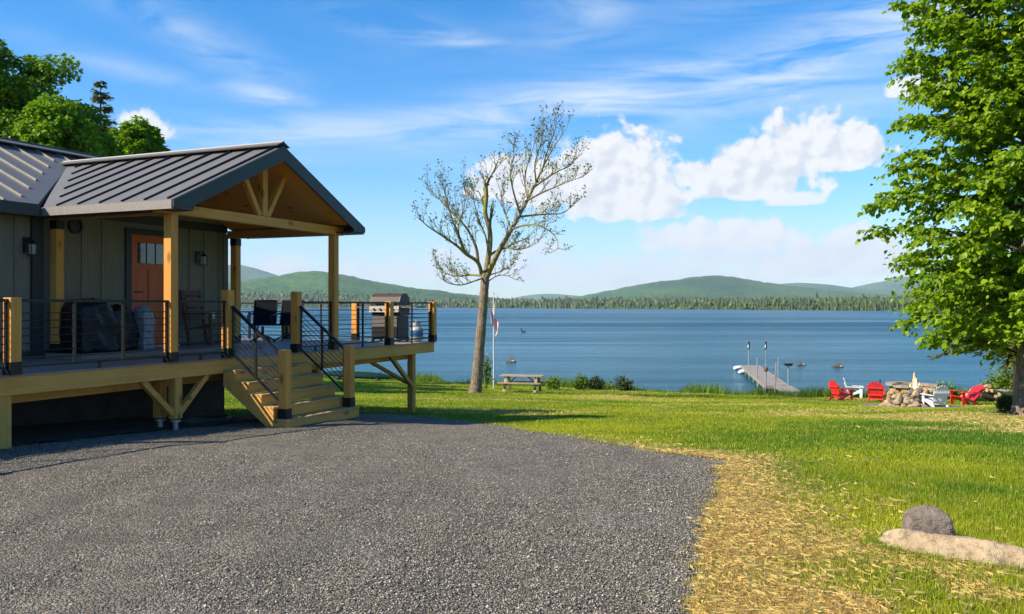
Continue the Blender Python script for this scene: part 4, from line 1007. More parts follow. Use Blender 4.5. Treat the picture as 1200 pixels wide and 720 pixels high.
# kayak turned over by the shore
kx, ky, kz = at(422, 447)
kv = []; kf = []
for i in range(21):
    t_ = i/20*2-1; w = .36*max(.02, (1-abs(t_)**2.4)); h = .36*max(.05, (1-abs(t_)**4))
    for k in range(9): a = PI*k/8; kv.append((t_*2.3, w*math.cos(a), .02+h*math.sin(a)**.8+.10*abs(t_)**3))
for i in range(20):
    for k in range(8): b = i*9+k; kf.append((b, b+1, b+10, b+9))
for i in range(20): kf.append((i*9, i*9+9, i*9+17, i*9+8))
ko = MB().add(kv, kf).build('kayak', M['kayak_hull'], None, True); ko.location = (kx-.25, ky+.8, kz+.12); ko.rotation_euler = (0, R(3), R(-6))
tag(ko, 'dark teal kayak lying upside down near the shore behind the deck', 'kayak')
kr = empty('kayak_rack', (kx-.25, ky+.8, kz-.05), R(-6), 'low dark timber rack under the upturned kayak', 'rack')
for s_ in (-1.2, 1.2):
    MB().box(s_-.05, s_+.05, -.45, .45, .10, .19).build('crossbar', M['rock_brown'], kr)
    for q in (-.35, .35): MB().box(s_-.04, s_+.04, q-.04, q+.04, 0, .099).build('leg', M['rock_brown'], kr)
# ------------------------------------------------------------------ dock
DZ_ = LAKE+.50
def wz_(px, py, z): d = (CZ-z)*FPX/(py-HZ); return np.array([(px-600)/FPX*d, d])
fl0, fr0 = wz_(866.5, 428.5, DZ_), wz_(891, 428.0, DZ_); nl0, nr0 = wz_(897, 451.5, DZ_), wz_(924.5, 453, DZ_)
ax = ((nl0+nr0)-(fl0+fr0)); Ld = np.linalg.norm(ax)/2; ax = ax/np.linalg.norm(ax)
dw = 1.38; mid_f = (fl0+fr0)/2; dang = math.atan2(ax[1], ax[0])
dk2 = empty('dock', (mid_f[0], mid_f[1], DZ_), dang, 'long narrow grey plank dock running out into the lake', 'dock')
mb = MB(); npl = int(Ld/.15)
for i in range(npl): mb.box(i*.15, i*.15+.142, -dw/2, dw/2, -.03, RGp.uniform(-.003, .004))
mb.build('dock_plank', M['dock_plank'], dk2)
for sg in (-1, 1): MB().box(0, Ld, sg*dw/2-.02+sg*.025, sg*dw/2+.02+sg*.025, -.19, .012).build('side_beam', M['dock_plank'], dk2)
MB().box(npl*.15+.002, npl*.15+.05, -dw/2, dw/2, -.19, .01).build('end_beam', M['dock_plank'], dk2)
rm = MB(); rl_ = 4.2
for i in range(int(rl_/.15)): x0 = npl*.15+.06+i*.15; sl2 = -.0; rm.prism([(x0, -.05, i*.15*.03), (x0+.142, -.05, i*.15*.03), (x0+.142, -1.35, i*.15*.03), (x0, -1.35, i*.15*.03)] if False else [(x0, -.30, .0+i*.15*.02), (x0+.142, -.30, i*.15*.02), (x0+.142, .82, i*.15*.02), (x0, .82, i*.15*.02)], (0, 0, -.04))
rm.build('gangway', M['dock_plank'], dk2)
for i in range(6):
    for sg in (-1, 1): MB().tube([(.4+i*Ld/5.6, sg*(dw/2-.05), -3.2), (.4+i*Ld/5.6, sg*(dw/2-.05), -.035)], .04, 6).build('dock_leg', M['pole_metal'], dk2)
for k, yy in enumerate((-.62, -.80)): pass
def pole(px, top, bot, label, topper, side=0):
    b = wz_(px, bot, DZ_); z1 = CZ+(HZ-top)/FPX*b[1]
    t = empty('mooring_pole', (b[0], b[1], LAKE-1.5), 0, label, 'pole', 'mooring poles along the dock')
    MB().tube([(0, 0, 0), (0, 0, z1-LAKE+1.5)], .045, 8).build('shaft', M['pole_metal'], t); hh = z1-LAKE+1.5
    if topper == 'bird':
        V, F = ico((0, 0, hh+.28), .16, 31+int(px), 2, .12, (.62, .62, 1.8)); MB().add(V, F).tube([(0, .02, hh+.50), (.03, -.10, hh+.60), (.03, -.19, hh+.57)], [.07, .06, .01], 6).bar((0, .06, hh+.12), (0, .16, hh-.10), .07, .03).build('bird_topper', M['bird_black'], t, True)
        V, F = ico((-.05, -.07, hh+.24), .09, 7, 2, .1, (.5, .6, 1.6)); MB().add(V, F).build('bird_breast', M['float_white'], t, True)
    elif topper == 'cap': MB().lathe([(.05, 0), (.13, .06), (.13, .24), (.04, .30)], (0, 0, hh), 8).build('cap', M['cap_brown'], t)
    elif topper == 'box': MB().box(-.20, .20, -.16, .16, hh, hh+.10).box(-.24, .24, -.2, .2, hh+.101, hh+.15).build('cap', M['bird_black'], t)
    else: MB().lathe([(.05, 0), (.055, .05), (.02, .08)], (0, 0, hh), 8).build('cap', M['pole_metal'], t)
pole(877.3, 410, 432.5, 'tall pole with a bird topper on the left far side of the dock', 'bird')
pole(897.3, 410, 432, 'tall pole with a bird topper on the right far side of the dock', 'bird')
pole(887.5, 421, 444, 'bare grey pole midway along the left side of the dock', '')
pole(897.5, 436, 452.5, 'short pole with a brown cap at the near left dock corner', 'cap')
pole(912, 420.5, 442, 'pale bare pole midway along the right side of the dock', '')
pole(909.5, 426.5, 448, 'thicker pale pole close in front of the right midway pole', '')
pole(908, 440, 455, 'short dark post where the gangway meets the dock', '')
pole(923.8, 429, 452, 'pole with a flat dark box on top at the near right dock corner', 'box')
for px, py, L_, lab in ((866, 432, 1.0, 'white float tied at the far left corner of the dock'), (872, 436.5, 1.0, 'white float tied along the left side of the dock')):
    b = wz_(px, py, LAKE+.12); o = MB().tube([(-L_/2, 0, 0), (-L_/2+.12, 0, .02), (L_/2-.12, 0, .10), (L_/2, 0, .16)], [.05, .17, .17, .06], 10).build('dock_float', M['float_white'], None, True); o.location = (b[0], b[1], LAKE+.12); o.rotation_euler = (0, 0, R(15)); tag(o, lab, 'float', 'white floats beside the dock')
# rocks with twigs standing out of the lake, and a bird far out
def lake_rock(px, py, w, seed, label):
    w *= .62; b = wz_(px, py, LAKE); V, F = ico((0, 0, 0), w, seed, 3, .4, (1, .5, .42), .2); o = MB().add(V, F).build('lake_rock', M['rock_brown'], None); o.location = (b[0], b[1], LAKE+.02); tag(o, label, 'rock', 'rocks standing out of the lake')
    V2, F2 = ico((w*.45, -.1, .03), w*.5, seed+1, 2, .4, (1, .6, .6), .2); MB().add(V2, F2).build('side_stone', M['fieldstone_pale'], o)
    rg = np.random.default_rng(seed)
    for k in range(4): x = rg.uniform(-.6, .6)*w; MB().tube([(x, 0, 0), (x+rg.normal(0, .1), 0, rg.uniform(.3, .9))], [.03, .012], 4).build('twig', M['rock_brown'], o)
lake_rock(598.5, 424.5, .85, 61, 'brown rock with upright twigs in the lake above the picnic table')
lake_rock(938, 428.5, .70, 67, 'dark rock in the lake just right of the dock')
lake_rock(981, 430.5, .85, 73, 'brown rock in the lake above the leftmost red chair')
b = wz_(613.5, 389.5, LAKE); V, F = ico((0, 0, .12), .36, 3, 2, .1, (1.3, .5, .5)); o = MB().add(V, F).tube([(.32, 0, .2), (.45, 0, .62), (.62, 0, .70), (.80, 0, .66)], [.13, .10, .13, .03], 8).build('swimming_loon', M['bird_black'], None, True); o.location = (b[0], b[1], LAKE); o.rotation_euler = (0, 0, R(160)); tag(o, 'small dark water bird swimming far out on the lake', 'bird')
# stakes along the shore
for px, top, bot, lab in [(512.5, 432.5, 445.5, 'thin grey stake left of the leaning tree'), (718, 438.5, 456, 'lone black stake among the weeds right of the picnic table'), (832, 440.5, 456.5, 'taller of two black stakes left of the dock'), (834.6, 446.5, 457, 'shorter of two black stakes left of the dock'), (973.2, 440, 463, 'black stake just behind the leftmost red chair'), (1031.5, 444.5, 466, 'black stake behind the red chair with its back to the camera')]:
    x, y, z = at(px, bot); h = (bot-top)/FPX*y; o = MB().box(-.03, .03, -.012, .012, -.3, h).box(-.012, .012, -.03, -.012, -.3, h).build('metal_stake', M['stake_black'], None); o.location = (x, y, z); o.rotation_euler = (0, RGp.normal(0, .02), .6); tag(o, lab, 'stake', 'stakes along the shore')
# ------------------------------------------------------------------ foliage helpers
leafmat('maple_leaf', (.105, .220, .009), (.30, .45, .013), (.52, .52, .03), .55, .40, .9)
leafmat('young_leaf', (.060, .100, .015), (.15, .20, .03), (.22, .22, .05), .4)
leafmat('grove_leaf', (.085, .18, .014), (.20, .34, .02), (.36, .42, .04), .35)
leafmat('bright_leaf', (.11, .23, .012), (.24, .40, .02), (.40, .46, .04), .35)
leafmat('spruce_needle', (.10, .11, .02), (.24, .22, .04), (.36, .26, .05), .15)
leafmat('low_spruce_needle', (.055, .085, .014), (.16, .18, .026), (.30, .22, .045), .2)
leafmat('weed_leaf', (.07, .14, .014), (.17, .26, .025), (.30, .33, .06), .35)
leafmat('dark_weed_leaf', (.030, .055, .014), (.07, .105, .022), (.13, .13, .04), .3)
def bark(name, ca, cb, moss=None):
    m, n = mat_new(name); g = n.coord('Object', (9, 9, 1.6)); c = n.coord('Object')
    v = n('ShaderNodeTexVoronoi', {'Vector': n.vec('ADD', g, n.noise(c, 4, 4, out=1)), 'Scale': 1.6}, feature='DISTANCE_TO_EDGE')
    t = n.noise(g, 2.0, 6, .65); k = n.ramp(t, [(.3, ca), (.7, cb)]); k = n.mix(n.mapr(v, 0, .16, .75, 0), k, tuple(x*.35 for x in ca))
    if moss: k = n.mix(n.mapr(n.noise(c, 1.1, 5, .6), .46, .60, 0, .85), k, moss)
    M[name] = finish(m, n, principled(n, k, .95, 0, n.bump(n.math('ADD', n.math('MULTIPLY', v, .8), n.math('MULTIPLY', t, .5)), .9, .05), .1))
bark('ash_bark', (.16, .12, .085), (.34, .265, .195)); bark('limb_bark', (.19, .145, .085), (.34, .27, .17), (.25, .24, .04))
bark('maple_bark', (.16, .115, .085), (.30, .235, .185)); bark('dark_bark', (.06, .05, .04), (.13, .105, .08))
def rnd_unit(k): v = RNG.normal(size=(k, 3)); return v/np.linalg.norm(v, axis=1)[:, None]
def nrm(v): return v/np.maximum(np.linalg.norm(v, axis=-1), 1e-9)[..., None]
def leaf_geo(P, A, S, wid=.75, fold=.25):
    """folded six-point leaves growing from P along A"""
    k = len(P); A = nrm(A); up = np.where(np.abs(A[:, 2:3]) > .9, np.array([[1., 0, 0]]), np.array([[0, 0, 1.]]))
    sd = nrm(np.cross(A, up+.6*rnd_unit(k))); nn = np.cross(sd, A); S = S[:, None]; w = S*wid
    f = fold*S*RNG.uniform(.4, 1.6, (k, 1))
    pts = [P, P+A*S*.28+sd*w*.5+nn*f*.5, P+A*S*.68+sd*w*.36+nn*f*.4, P+A*S-nn*f*.25, P+A*S*.68-sd*w*.36+nn*f*.4, P+A*S*.28-sd*w*.5+nn*f*.5]
    V = np.stack(pts, 1).reshape(-1, 3); q = np.array([[0, 3, 2, 1], [0, 5, 4, 3]])
    return V, (q[None]+(np.arange(k)*6)[:, None, None]).reshape(-1, 4)
class Leaves:
    def __init__(s): s.P = []; s.A = []; s.S = []
    def add(s, P, A, S): s.P.append(np.asarray(P)); s.A.append(np.asarray(A)); s.S.append(np.asarray(S))
    def build(s, name, mat, parent, wid=.75, fold=.25):
        V, F = leaf_geo(np.concatenate(s.P), np.concatenate(s.A), np.concatenate(s.S), wid, fold); return np_obj(name, V, F, mat, parent)
def rgu(a, b): return float(RNG.uniform(a, b))
# ------------------------------------------------------------------ the leaning, thinly leafed tree by the shore
bx, by, bz = at(557, 461); TD = by
tr_ = empty('shade_tree', (bx, by, bz), 0, 'leaning half bare tree with sparse young leaves standing on the lawn by the lake', 'tree')
def tl(px, py, dd=0.0): p = pt(px, py, TD); return Vector((p[0]-bx, dd, p[2]-bz))
def smooth_path(P, n_=4):
    out = []
    for i in range(len(P)-1):
        p0, p1, p2, p3 = P[max(i-1,0)], P[i], P[i+1], P[min(i+2, len(P)-1)]
        for k in range(n_):
            t = k/n_; out.append(.5*((2*p1)+(p2-p0)*t+(2*p0-5*p1+4*p2-p3)*t*t+(3*p1-p0-3*p2+p3)*t**3))
    return out+[P[-1]]
mb = MB(); pts = [tl(556.5, 467), tl(557, 460), tl(558.3, 450), tl(560.5, 425), tl(563.5, 390), tl(566.3, 355), tl(568, 335), tl(569, 318)]
path = smooth_path(pts); rr = np.interp(np.linspace(0, 1, len(path)), [0, .12, .25, .5, .8, 1], [.40, .31, .26, .215, .185, .175])
mb.tube(path, [float(r*(1+.05*math.sin(i*2.1))) for i, r in enumerate(rr)], 18)
mb.build('trunk', M['ash_bark'], tr_, True)
limbs = [([(568,328,0),(572,302,.1),(574.5,280,.2),(573.5,262,.2),(568.5,243,.1),(570,225,0),(569.5,209,0)], .13, .08, 5),
 ([(569.5,211,0),(574,200,.1),(580,188,.2),(585,175,.3)], .07, .015, 5),
 ([(569,327,0),(578,308,-.3),(590,285,-.5),(601,266,-.5),(612,246,-.4),(621,229,-.3),(632,205,0),(643,181,.2),(654,160,.3),(667,141,.3)], .14, .014, 24),
 ([(574,297,.1),(582,291,.5),(594,286,.9),(606,279,1.2),(622,272,1.6)], .07, .02, 8),
 ([(564,320,0),(559.5,306,-.4),(546,297,-.9),(536,288,-1.2),(520,277,-1.5),(503,266,-1.9),(495,259,-2)], .10, .014, 18),
 ([(560,308,-.3),(558,290,-.3),(552,274,-.2),(540,256,0),(524,240,.2),(508,222,.4),(499,214,.5)], .08, .012, 18),
 ([(545,296,-.9),(538,275,-1.3),(530,255,-1.6),(524,232,-1.8),(519,212,-2)], .06, .012, 14),
 ([(539,283,-1),(536,262,-.4),(541,240,.2),(543,225,.5)], .045, .012, 10),
 ([(566,323,0),(550,321,.7),(532,322,1.4),(516,318,1.8),(502,304,2.2)], .06, .012, 14),
 ([(567,325,0),(556,330,-.6),(540,335,-1.1),(526,333,-1.5),(519,329,-1.7)], .045, .01, 9),
 ([(572,288,.2),(568,270,.6),(560,250,1),(553,225,1.3),(551,205,1.5)], .05, .012, 12),
 ([(570,232,0),(562,227,.3),(552,224,.6),(542,213,.8),(540,198,.9)], .045, .01, 8),
 ([(601,266,-.5),(616,262,-1),(632,263,-1.5),(645,270,-1.8),(655,281,-2),(656,294,-2.1)], .055, .01, 11),
 ([(610,250,-.4),(628,246,.2),(648,243,.7),(668,240,1.1),(684,225,1.4)], .055, .01, 16),
 ([(621,229,-.3),(638,222,-.9),(655,216,-1.3),(672,210,-1.6),(687,206,-1.8)], .05, .01, 14),
 ([(629,212,-.1),(645,198,.6),(662,186,1),(677,178,1.3),(686,166,1.4)], .05, .01, 14),
 ([(640,188,.1),(645,170,-.5),(652,152,-.9),(657,136,-1)], .035, .008, 9),
 ([(622,228,-.3),(618,205,.2),(621,182,.6),(628,160,.9),(632,146,1)], .05, .01, 13),
 ([(612,246,-.4),(604,222,-1),(600,200,-1.4),(604,180,-1.6),(603,165,-1.7)], .05, .01, 12),
 ([(601,266,-.5),(594,246,.2),(588,225,.7),(590,205,1)], .045, .01, 10),
 ([(632,205,0),(630,185,-.7),(636,165,-1.1),(640,148,-1.3)], .04, .008, 9),
 ([(574,322,0),(588,318,-.6),(600,312,-1),(607,303,-1.3)], .035, .008, 8),
 ([(572,330,.1),(584,322,.7),(597,322,1),(604,326,1.2)], .03, .008, 7),
 ([(590,287,-.5),(606,292,-1.2),(622,290,-1.6),(634,284,-1.9)], .04, .01, 9)]
lm = MB(); tw = MB(); LV = Leaves()
def twig(p, d, L, r, lev):
    d = d.normalized(); pts = [p]; q = p.copy(); dd = d.copy()
    nseg = 4 if lev == 0 else 3
    for i in range(nseg):
        dd = (dd+Vector((rgu(-.22, .22), rgu(-.22, .22), rgu(-.06, .26)))).normalized(); q = q+dd*(L/nseg); pts.append(q.copy())
    tw.tube(pts, [r*(1-.75*i/nseg) for i in range(nseg+1)], 4, False)
    if lev < 2:
        for i in range(3 if lev == 0 else 2):
            k = 1+int(rgu(0, nseg-.01)); ax_ = (pts[k]-pts[k-1]).normalized(); sd = Vector((rgu(-1, 1), rgu(-1, 1), rgu(-.3, .9)))
            twig(pts[k], ax_*.75+sd*.6, L*rgu(.4, .68), r*.6, lev+1)
    if lev >= 1:
        kk = int(rgu(.5, 3.0)); e = np.array(pts[-1]); P = np.tile(e, (kk, 1))+RNG.normal(0, .05, (kk, 3)); LV.add(P, np.tile(np.array(dd)*.4, (kk, 1))+RNG.normal(0, .7, (kk, 3)), RNG.uniform(.06, .12, kk))
for P, r0, r1, ntw in limbs:
    pth = smooth_path([tl(569+(p[0]-569)*.94, 330+(p[1]-330)*(.93 if p[1] < 330 else 1), p[2]) for p in P]); n_ = len(pth)
    lm.tube(pth, [r0+(r1-r0)*(i/(n_-1))**.8 for i in range(n_)], 8)
    for k in range(ntw):
        i = min(n_-2, int(n_*(.22+.78*((k+rgu(0, 1))/ntw)))); t = (pth[i+1]-pth[i]).normalized(); f = i/n_
        d = t*.8+Vector((rgu(-.9, .9), rgu(-.9, .9), rgu(-.1, .9)))*.75
        twig(pth[i], d, rgu(.42, .9)*(1.1-.35*f), max(.014, r1*.9+.016*(1-f)), 0)
lm.build('limb', M['limb_bark'], tr_, True); tw.build('twigs', M['limb_bark'], tr_); LV.build('foliage', M['young_leaf'], tr_)
# ------------------------------------------------------------------ the big maple on the right
mx, my, mz = at(1203, 488)
mp = empty('maple_tree', (mx, my, mz), 0, 'big leafy bright green maple at the right edge of the lawn', 'tree')
MB().tube([(.02, 0, -.3), (0, 0, 0), (-.03, 0, .25), (0, .02, .8), (.05, .05, 2.2), (.12, .05, 4.5), (.10, .1, 7), (.2, .1, 9.5), (.2, .1, 11.5)], [.42, .34, .25, .205, .19, .16, .12, .07, .03], 14).build('trunk', M['maple_bark'], mp, True)
lm = MB(); LV = Leaves()
def reach(h):   # crown half-width at height h above the ground, read off the photo
    return float(np.interp(h, [1.0, 1.6, 2.2, 3.0, 4.0, 5.0, 5.8, 6.5, 7.2, 8.0, 9.0, 10.5, 12.5], [1.0, 2.1, 2.65, 2.9, 3.05, 3.2, 3.35, 3.0, 2.8, 2.75, 2.7, 2.4, .6]))
def spray(p, d, L, lev=0, leaf=.118):
    """a leafy shoot: thin stem, leaves in pairs hanging down on both sides"""
    ns = max(4, int(L/.055)); t = np.linspace(.08, 1, ns)[:, None]; d = nrm(np.asarray(d, float)); sag = np.array([0, 0, -1.])*(.22*L)
    P = p+d*L*t+sag*t**2; T = nrm(d+2*sag*t/L); sd = nrm(np.cross(T, [0, 0, 1.]))
    lm.tube([tuple(p), tuple(p+d*L*.5+sag*.25), tuple(P[-1])], [.011, .008, .003], 3, False)
    for sg in (-1, 1):
        A = T*.45+sd*sg*RNG.uniform(.3, .9, (ns, 1))+np.array([0, 0, -1.])*RNG.uniform(.25, 1.1, (ns, 1))+RNG.normal(0, .18, (ns, 3))
        LV.add(P+RNG.normal(0, .025, (ns, 3)), A, RNG.uniform(.45, 1.35, ns)*leaf)
    LV.add(P[-1:], T[-1:]+np.array([[0, 0, -.5]]), np.array([leaf*1.1]))
for k in range(150):
    h = 1.7+9.8*((k+rgu(0, 1))/150)**1.0; phi = k*2.399+rgu(-.3, .3); Rr = reach(h)*rgu(.80, 1.03)*(1 if math.cos(phi) < .3 else .95)
    d0 = np.array([math.cos(phi), math.sin(phi), 0]); rise = rgu(.05, .75) if h < 7 else rgu(.5, 1.0)
    s0 = np.array([.06, .05, max(1.3, h-Rr*rise*.55)]); e0 = np.array([.06, .05, h])+d0*Rr
    mid_ = (s0+e0)/2+np.array([0, 0, .12*Rr]); e0 = e0+np.array([0, 0, -.10*Rr if h < 6 else .1])
    ts_ = np.linspace(0, 1, 9)[:, None]; path = (1-ts_)**2*s0+2*ts_*(1-ts_)*mid_+ts_**2*e0
    lm.tube([tuple(q) for q in path], list(np.linspace(.038, .006, 9)), 5, False)
    nsp = int(11+Rr*7.5)
    for j in range(nsp):
        t = .16+.84*(j+rgu(0, 1))/nsp; q = (1-t)**2*s0+2*t*(1-t)*mid_+t*t*e0
        ang = phi+(-1 if j % 2 else 1)*rgu(.35, 1.25); L = rgu(.35, .85)*(1.12-.55*t)
        spray(q, (math.cos(ang), math.sin(ang), rgu(-.35, .65)), L)
    spray(path[-1]-d0*.1, (d0[0], d0[1], -.1), rgu(.3, .5))
k = 9000; hh = RNG.uniform(1.9, 11.3, k); ph = RNG.uniform(0, 2*PI, k); rr_ = np.array([reach(h) for h in hh])*RNG.random(k)**.45*.97
msk = fbm(hh*1.7+ph*2.2, rr_*2+ph*1.3, 55, 3) > .46
Pq = np.stack([rr_*np.cos(ph)+.06, rr_*np.sin(ph)+.05, hh-.12*rr_], 1)[msk]; LV.add(Pq, np.stack([np.cos(ph), np.sin(ph), -np.ones(k)*.8], 1)[msk]+RNG.normal(0, .4, (msk.sum(), 3)), RNG.uniform(.06, .15, msk.sum()))
lm.build('limb', M['dark_bark'], mp); LV.build('foliage', M['maple_leaf'], mp, .92, .22)
# ------------------------------------------------------------------ conifers
def conifer(name, loc, H, rb, mat, label, whorls=34, z0=.08, droop=.35, dens=1.0, lsz=.20, group=None, k0=9):
    t = empty(name, loc, rgu(0, 6), label, 'tree', group); MB().tube([(0, 0, -.3), (0, 0, H*.5), (0, 0, H)], [H*.018, H*.011, .015], 8).build('trunk', M['dark_bark'], t, True)
    bm_ = MB(); LV = Leaves()
    for w in range(whorls):
        f = (w+rgu(0, .7))/whorls; z = H*(z0+(1-z0)*f); Rb = rb*(1-f)**.85*rgu(.75, 1.1)+.10
        for k in range(k0 if f < .6 else 6):
            a = rgu(0, 2*PI); L = Rb*rgu(.65, 1.08); d = np.array([math.cos(a), math.sin(a), 0]); tilt = rgu(-.05, .25) if f < .5 else rgu(.1, .7)
            ns = max(4, int(L/.10*dens)); tt = np.linspace(.12, 1, ns)[:, None]; P = np.array([0, 0, z])+d*L*tt+np.array([0, 0, 1.])*L*(tilt*tt-droop*1.5*tt**2+droop*.55*tt**4)
            bm_.tube([tuple(P[0]-d*.1*L), tuple(P[ns//2]), tuple(P[-1])], [.022, .014, .004], 3, False); sd = np.array([-math.sin(a), math.cos(a), 0])
            for sg in (-1, 0, 1):
                A = d*.7+sd*sg*RNG.uniform(.4, 1.0, (ns, 1))+np.array([0, 0, -1.])*RNG.uniform(-.15, .6, (ns, 1)); LV.add(P, A, RNG.uniform(.6, 1.25, ns)*lsz*(1.25-.5*tt[:, 0])*(.6+.4*min(1, L)))
    bm_.build('branches', M['dark_bark'], t); LV.build('foliage', mat, t, .30, .12); return t
sx, sy, sz = at(1187, 478); conifer('spruce_tree', (sx+2.0, sy+3.2, sz-.2), 9.5, 3.1, M['low_spruce_needle'], 'yellowish spruce with low drooping branches behind the maple trunk', 28, .215, .42, 1.3, .34, None, 11)
# ------------------------------------------------------------------ grove behind the cottage
def broadleaf(name, px, py_top, d, wpx, mat, label, seed, nl=15000, lsz=.30, zb=0.0, squash=1.0, group='trees behind the cottage', cz_=None):
    rg = np.random.default_rng(seed); xc = (px-600)/FPX*d; top = CZ+(HZ-py_top)/FPX*d; w = wpx/FPX*d; gz_ = float(ground_z(np.array([xc]), np.array([d]))[0])
    t = empty(name, (xc, d, gz_), 0, label, 'tree', group); H = top-gz_
    cz = H-w*.95*squash if cz_ is None else cz_
    MB().tube([(0, 0, -.2), (.1, 0, H*.3), (0, .1, H*.62), (.1, 0, H*.9)], [.035*H, .028*H, .018*H, .004*H], 10).build('trunk', M['dark_bark'], t, True)
    nb = 120; c = rg.normal(size=(nb, 3)); c /= np.linalg.norm(c, axis=1)[:, None]; c *= (rg.random((nb, 1))**.45)*np.array([[w*.86, w*.86, min(w*.95*squash, H*.5)]]); c[:, 2] += cz
    rr = rg.uniform(.15, .30, nb)*w
    bm_ = MB()
    for i in range(0, nb, 3): bm_.tube([(0, 0, H*.28+.35*max(0, c[i,2]-H*.3)), tuple(c[i]*.55+np.array([0, 0, c[i,2]*.38])), tuple(c[i])], [.010*H, .007*H, .002*H], 5, False)
    bm_.build('limb', M['dark_bark'], t)
    i = rg.integers(0, nb, nl); u = rg.normal(size=(nl, 3)); u /= np.linalg.norm(u, axis=1)[:, None]; rad = rg.random((nl, 1))**.42
    P = c[i]+u*rad*rr[i][:, None]*np.array([[1.15, 1.15, .72]])
    A = u*.7+np.array([0, 0, -.35])+rg.normal(0, .45, (nl, 3)); L = Leaves(); L.add(P, A, rg.uniform(.55, 1.2, nl)*lsz); L.build('foliage', mat, t, .8, .2)
    return t
broadleaf('broadleaf_tree', 22, 42, 34, 92, M['grove_leaf'], 'tall dark green broadleaf tree rising behind the left end of the roof', 5, 62000, .17, squash=1.6)
broadleaf('broadleaf_tree', 68, 118, 31, 46, M['bright_leaf'], 'lower bright green broadleaf tree in front of the tall dark one', 8, 24000, .16, squash=1.2)
broadleaf('broadleaf_tree', -60, 62, 38, 90, M['grove_leaf'], 'broad green tree at the far left edge behind the roof', 12, 30000, .20, squash=1.4)
broadleaf('broadleaf_tree', 162, 142, 40, 31, M['bright_leaf'], 'small rounded green tree rising behind the porch roof ridge', 15, 20000, .18, squash=1.25)
broadleaf('broadleaf_tree', 112, 158, 36, 32, M['bright_leaf'], 'bushy green tree below the spruce top behind the roof ridge', 17, 16000, .18, squash=1.1)
gx_ = (118-600)/FPX*43; conifer('spruce_tree', (gx_, 43, float(ground_z(np.array([gx_]), np.array([43.]))[0])), (358.5-102)/FPX*43+CZ+2.2, 3.3, M['spruce_needle'], 'brownish pointed spruce between the green trees behind the roof', 50, .2, .22, 1.4, .36, 'trees behind the cottage')
# ------------------------------------------------------------------ shrubs and weeds along the shore
def shrub(name, px, py, hpx, wpx, label, mat, kind='bush', nl=900, lsz=.11, group='shrubs along the shore'):
    x, y, z = at(px, py); H = hpx/FPX*y; w = wpx/FPX*y/2; t = empty(name, (x, y, z), rgu(0, 6), label, 'shrub', group); sm_ = MB(); L = Leaves()
    ns = 12 if kind == 'bush' else 7
    for k in range(ns):
        a = rgu(0, 6.28); r = w*rgu(.1, 1); hh = H*rgu(.6, 1.02)*(1-.35*(r/w)**2 if kind == 'bush' else 1); e = np.array([r*math.cos(a), r*math.sin(a), hh])
        sm_.tube([(e[0]*.25, e[1]*.25, -.05), (e[0]*.6, e[1]*.6, hh*.5), tuple(e)], [.012, .009, .003], 4, False); m_ = nl//ns
        tt = RNG.uniform(.12 if kind == 'bush' else .35, 1.02, (m_, 1)); P = np.array([e[0]*.25, e[1]*.25, 0])*(1-tt)+e*tt+RNG.normal(0, w*.22 if kind == 'bush' else .10, (m_, 3))
        P[:, 2] = np.maximum(P[:, 2], .02); L.add(P, RNG.normal(0, .6, (m_, 3))+np.array([0, 0, .35]), RNG.uniform(.6, 1.3, m_)*lsz)
    sm_.build('stems', M['dark_bark'], t); L.build('foliage', mat, t, .55, .15); return t
WD, DW = M['weed_leaf'], M['dark_weed_leaf']
shrub('shrub', 782, 458, 21, 15, 'dense upright green bush in the middle of the shore', DW, 'bush', 2200, .13)
shrub('sapling', 527, 447, 26, 26, 'thin open sapling left of the leaning tree', DW, 'sapling', 230, .16)
shrub('sapling', 569.5, 456, 36, 9, 'slim leafy sapling between the leaning tree and the flagpole', WD, 'sapling', 420, .14)
shrub('shrub', 650, 457, 14, 20, 'low pale green weeds just right of the picnic table', WD, 'bush', 900, .12)
shrub('shrub', 681, 457, 16, 16, 'bright leafy weed clump right of the low pale weeds', WD, 'bush', 1100, .14)
shrub('shrub', 699, 457, 15, 18, 'dark rounded weed clump left of the lone black stake', DW, 'bush', 1400, .12)
shrub('shrub', 731, 458, 14, 24, 'dark ragged weeds right of the lone black stake', DW, 'bush', 1200, .12)
shrub('shrub', 754, 458, 9, 18, 'low dark weeds left of the dense upright bush', DW, 'bush', 600, .12)
shrub('shrub', 813, 459, 11, 22, 'low fresh green weeds right of the dense upright bush', WD, 'bush', 900, .12)
shrub('shrub', 655, 452, 26, 9, 'tall thin bare weed stalks behind the low pale weeds', M['cap_brown'] if False else DW, 'sapling', 60, .10)
shrub('shrub', 952, 464, 9, 12, 'small green weed clump between the dock and the leftmost chair', WD, 'bush', 500, .12)
shrub('shrub', 967, 465, 10, 12, 'reddish green weed clump behind the leftmost chair', DW, 'bush', 500, .12)
shrub('shrub', 430, 444, 22, 60, 'wide leafy bush behind the upturned kayak', WD, 'bush', 3200, .20)
shrub('shrub', 466, 444, 14, 26, 'smaller bush at the right end of the upturned kayak', DW, 'bush', 1300, .15)
shrub('shrub', 1108, 468, 14, 34, 'green bush behind the white chair right of the fire pit', WD, 'bush', 1800, .14)
shrub('shrub', 1178, 469, 26, 44, 'tall green bush behind the firewood pile', WD, 'bush', 4200, .15)
shrub('shrub', 1180, 486, 18, 18, 'dark leafy bush at the left foot of the maple trunk', DW, 'bush', 2200, .12)
shrub('shrub', 1215, 470, 60, 80, 'large green bush behind the maple at the right edge', WD, 'bush', 5200, .17)
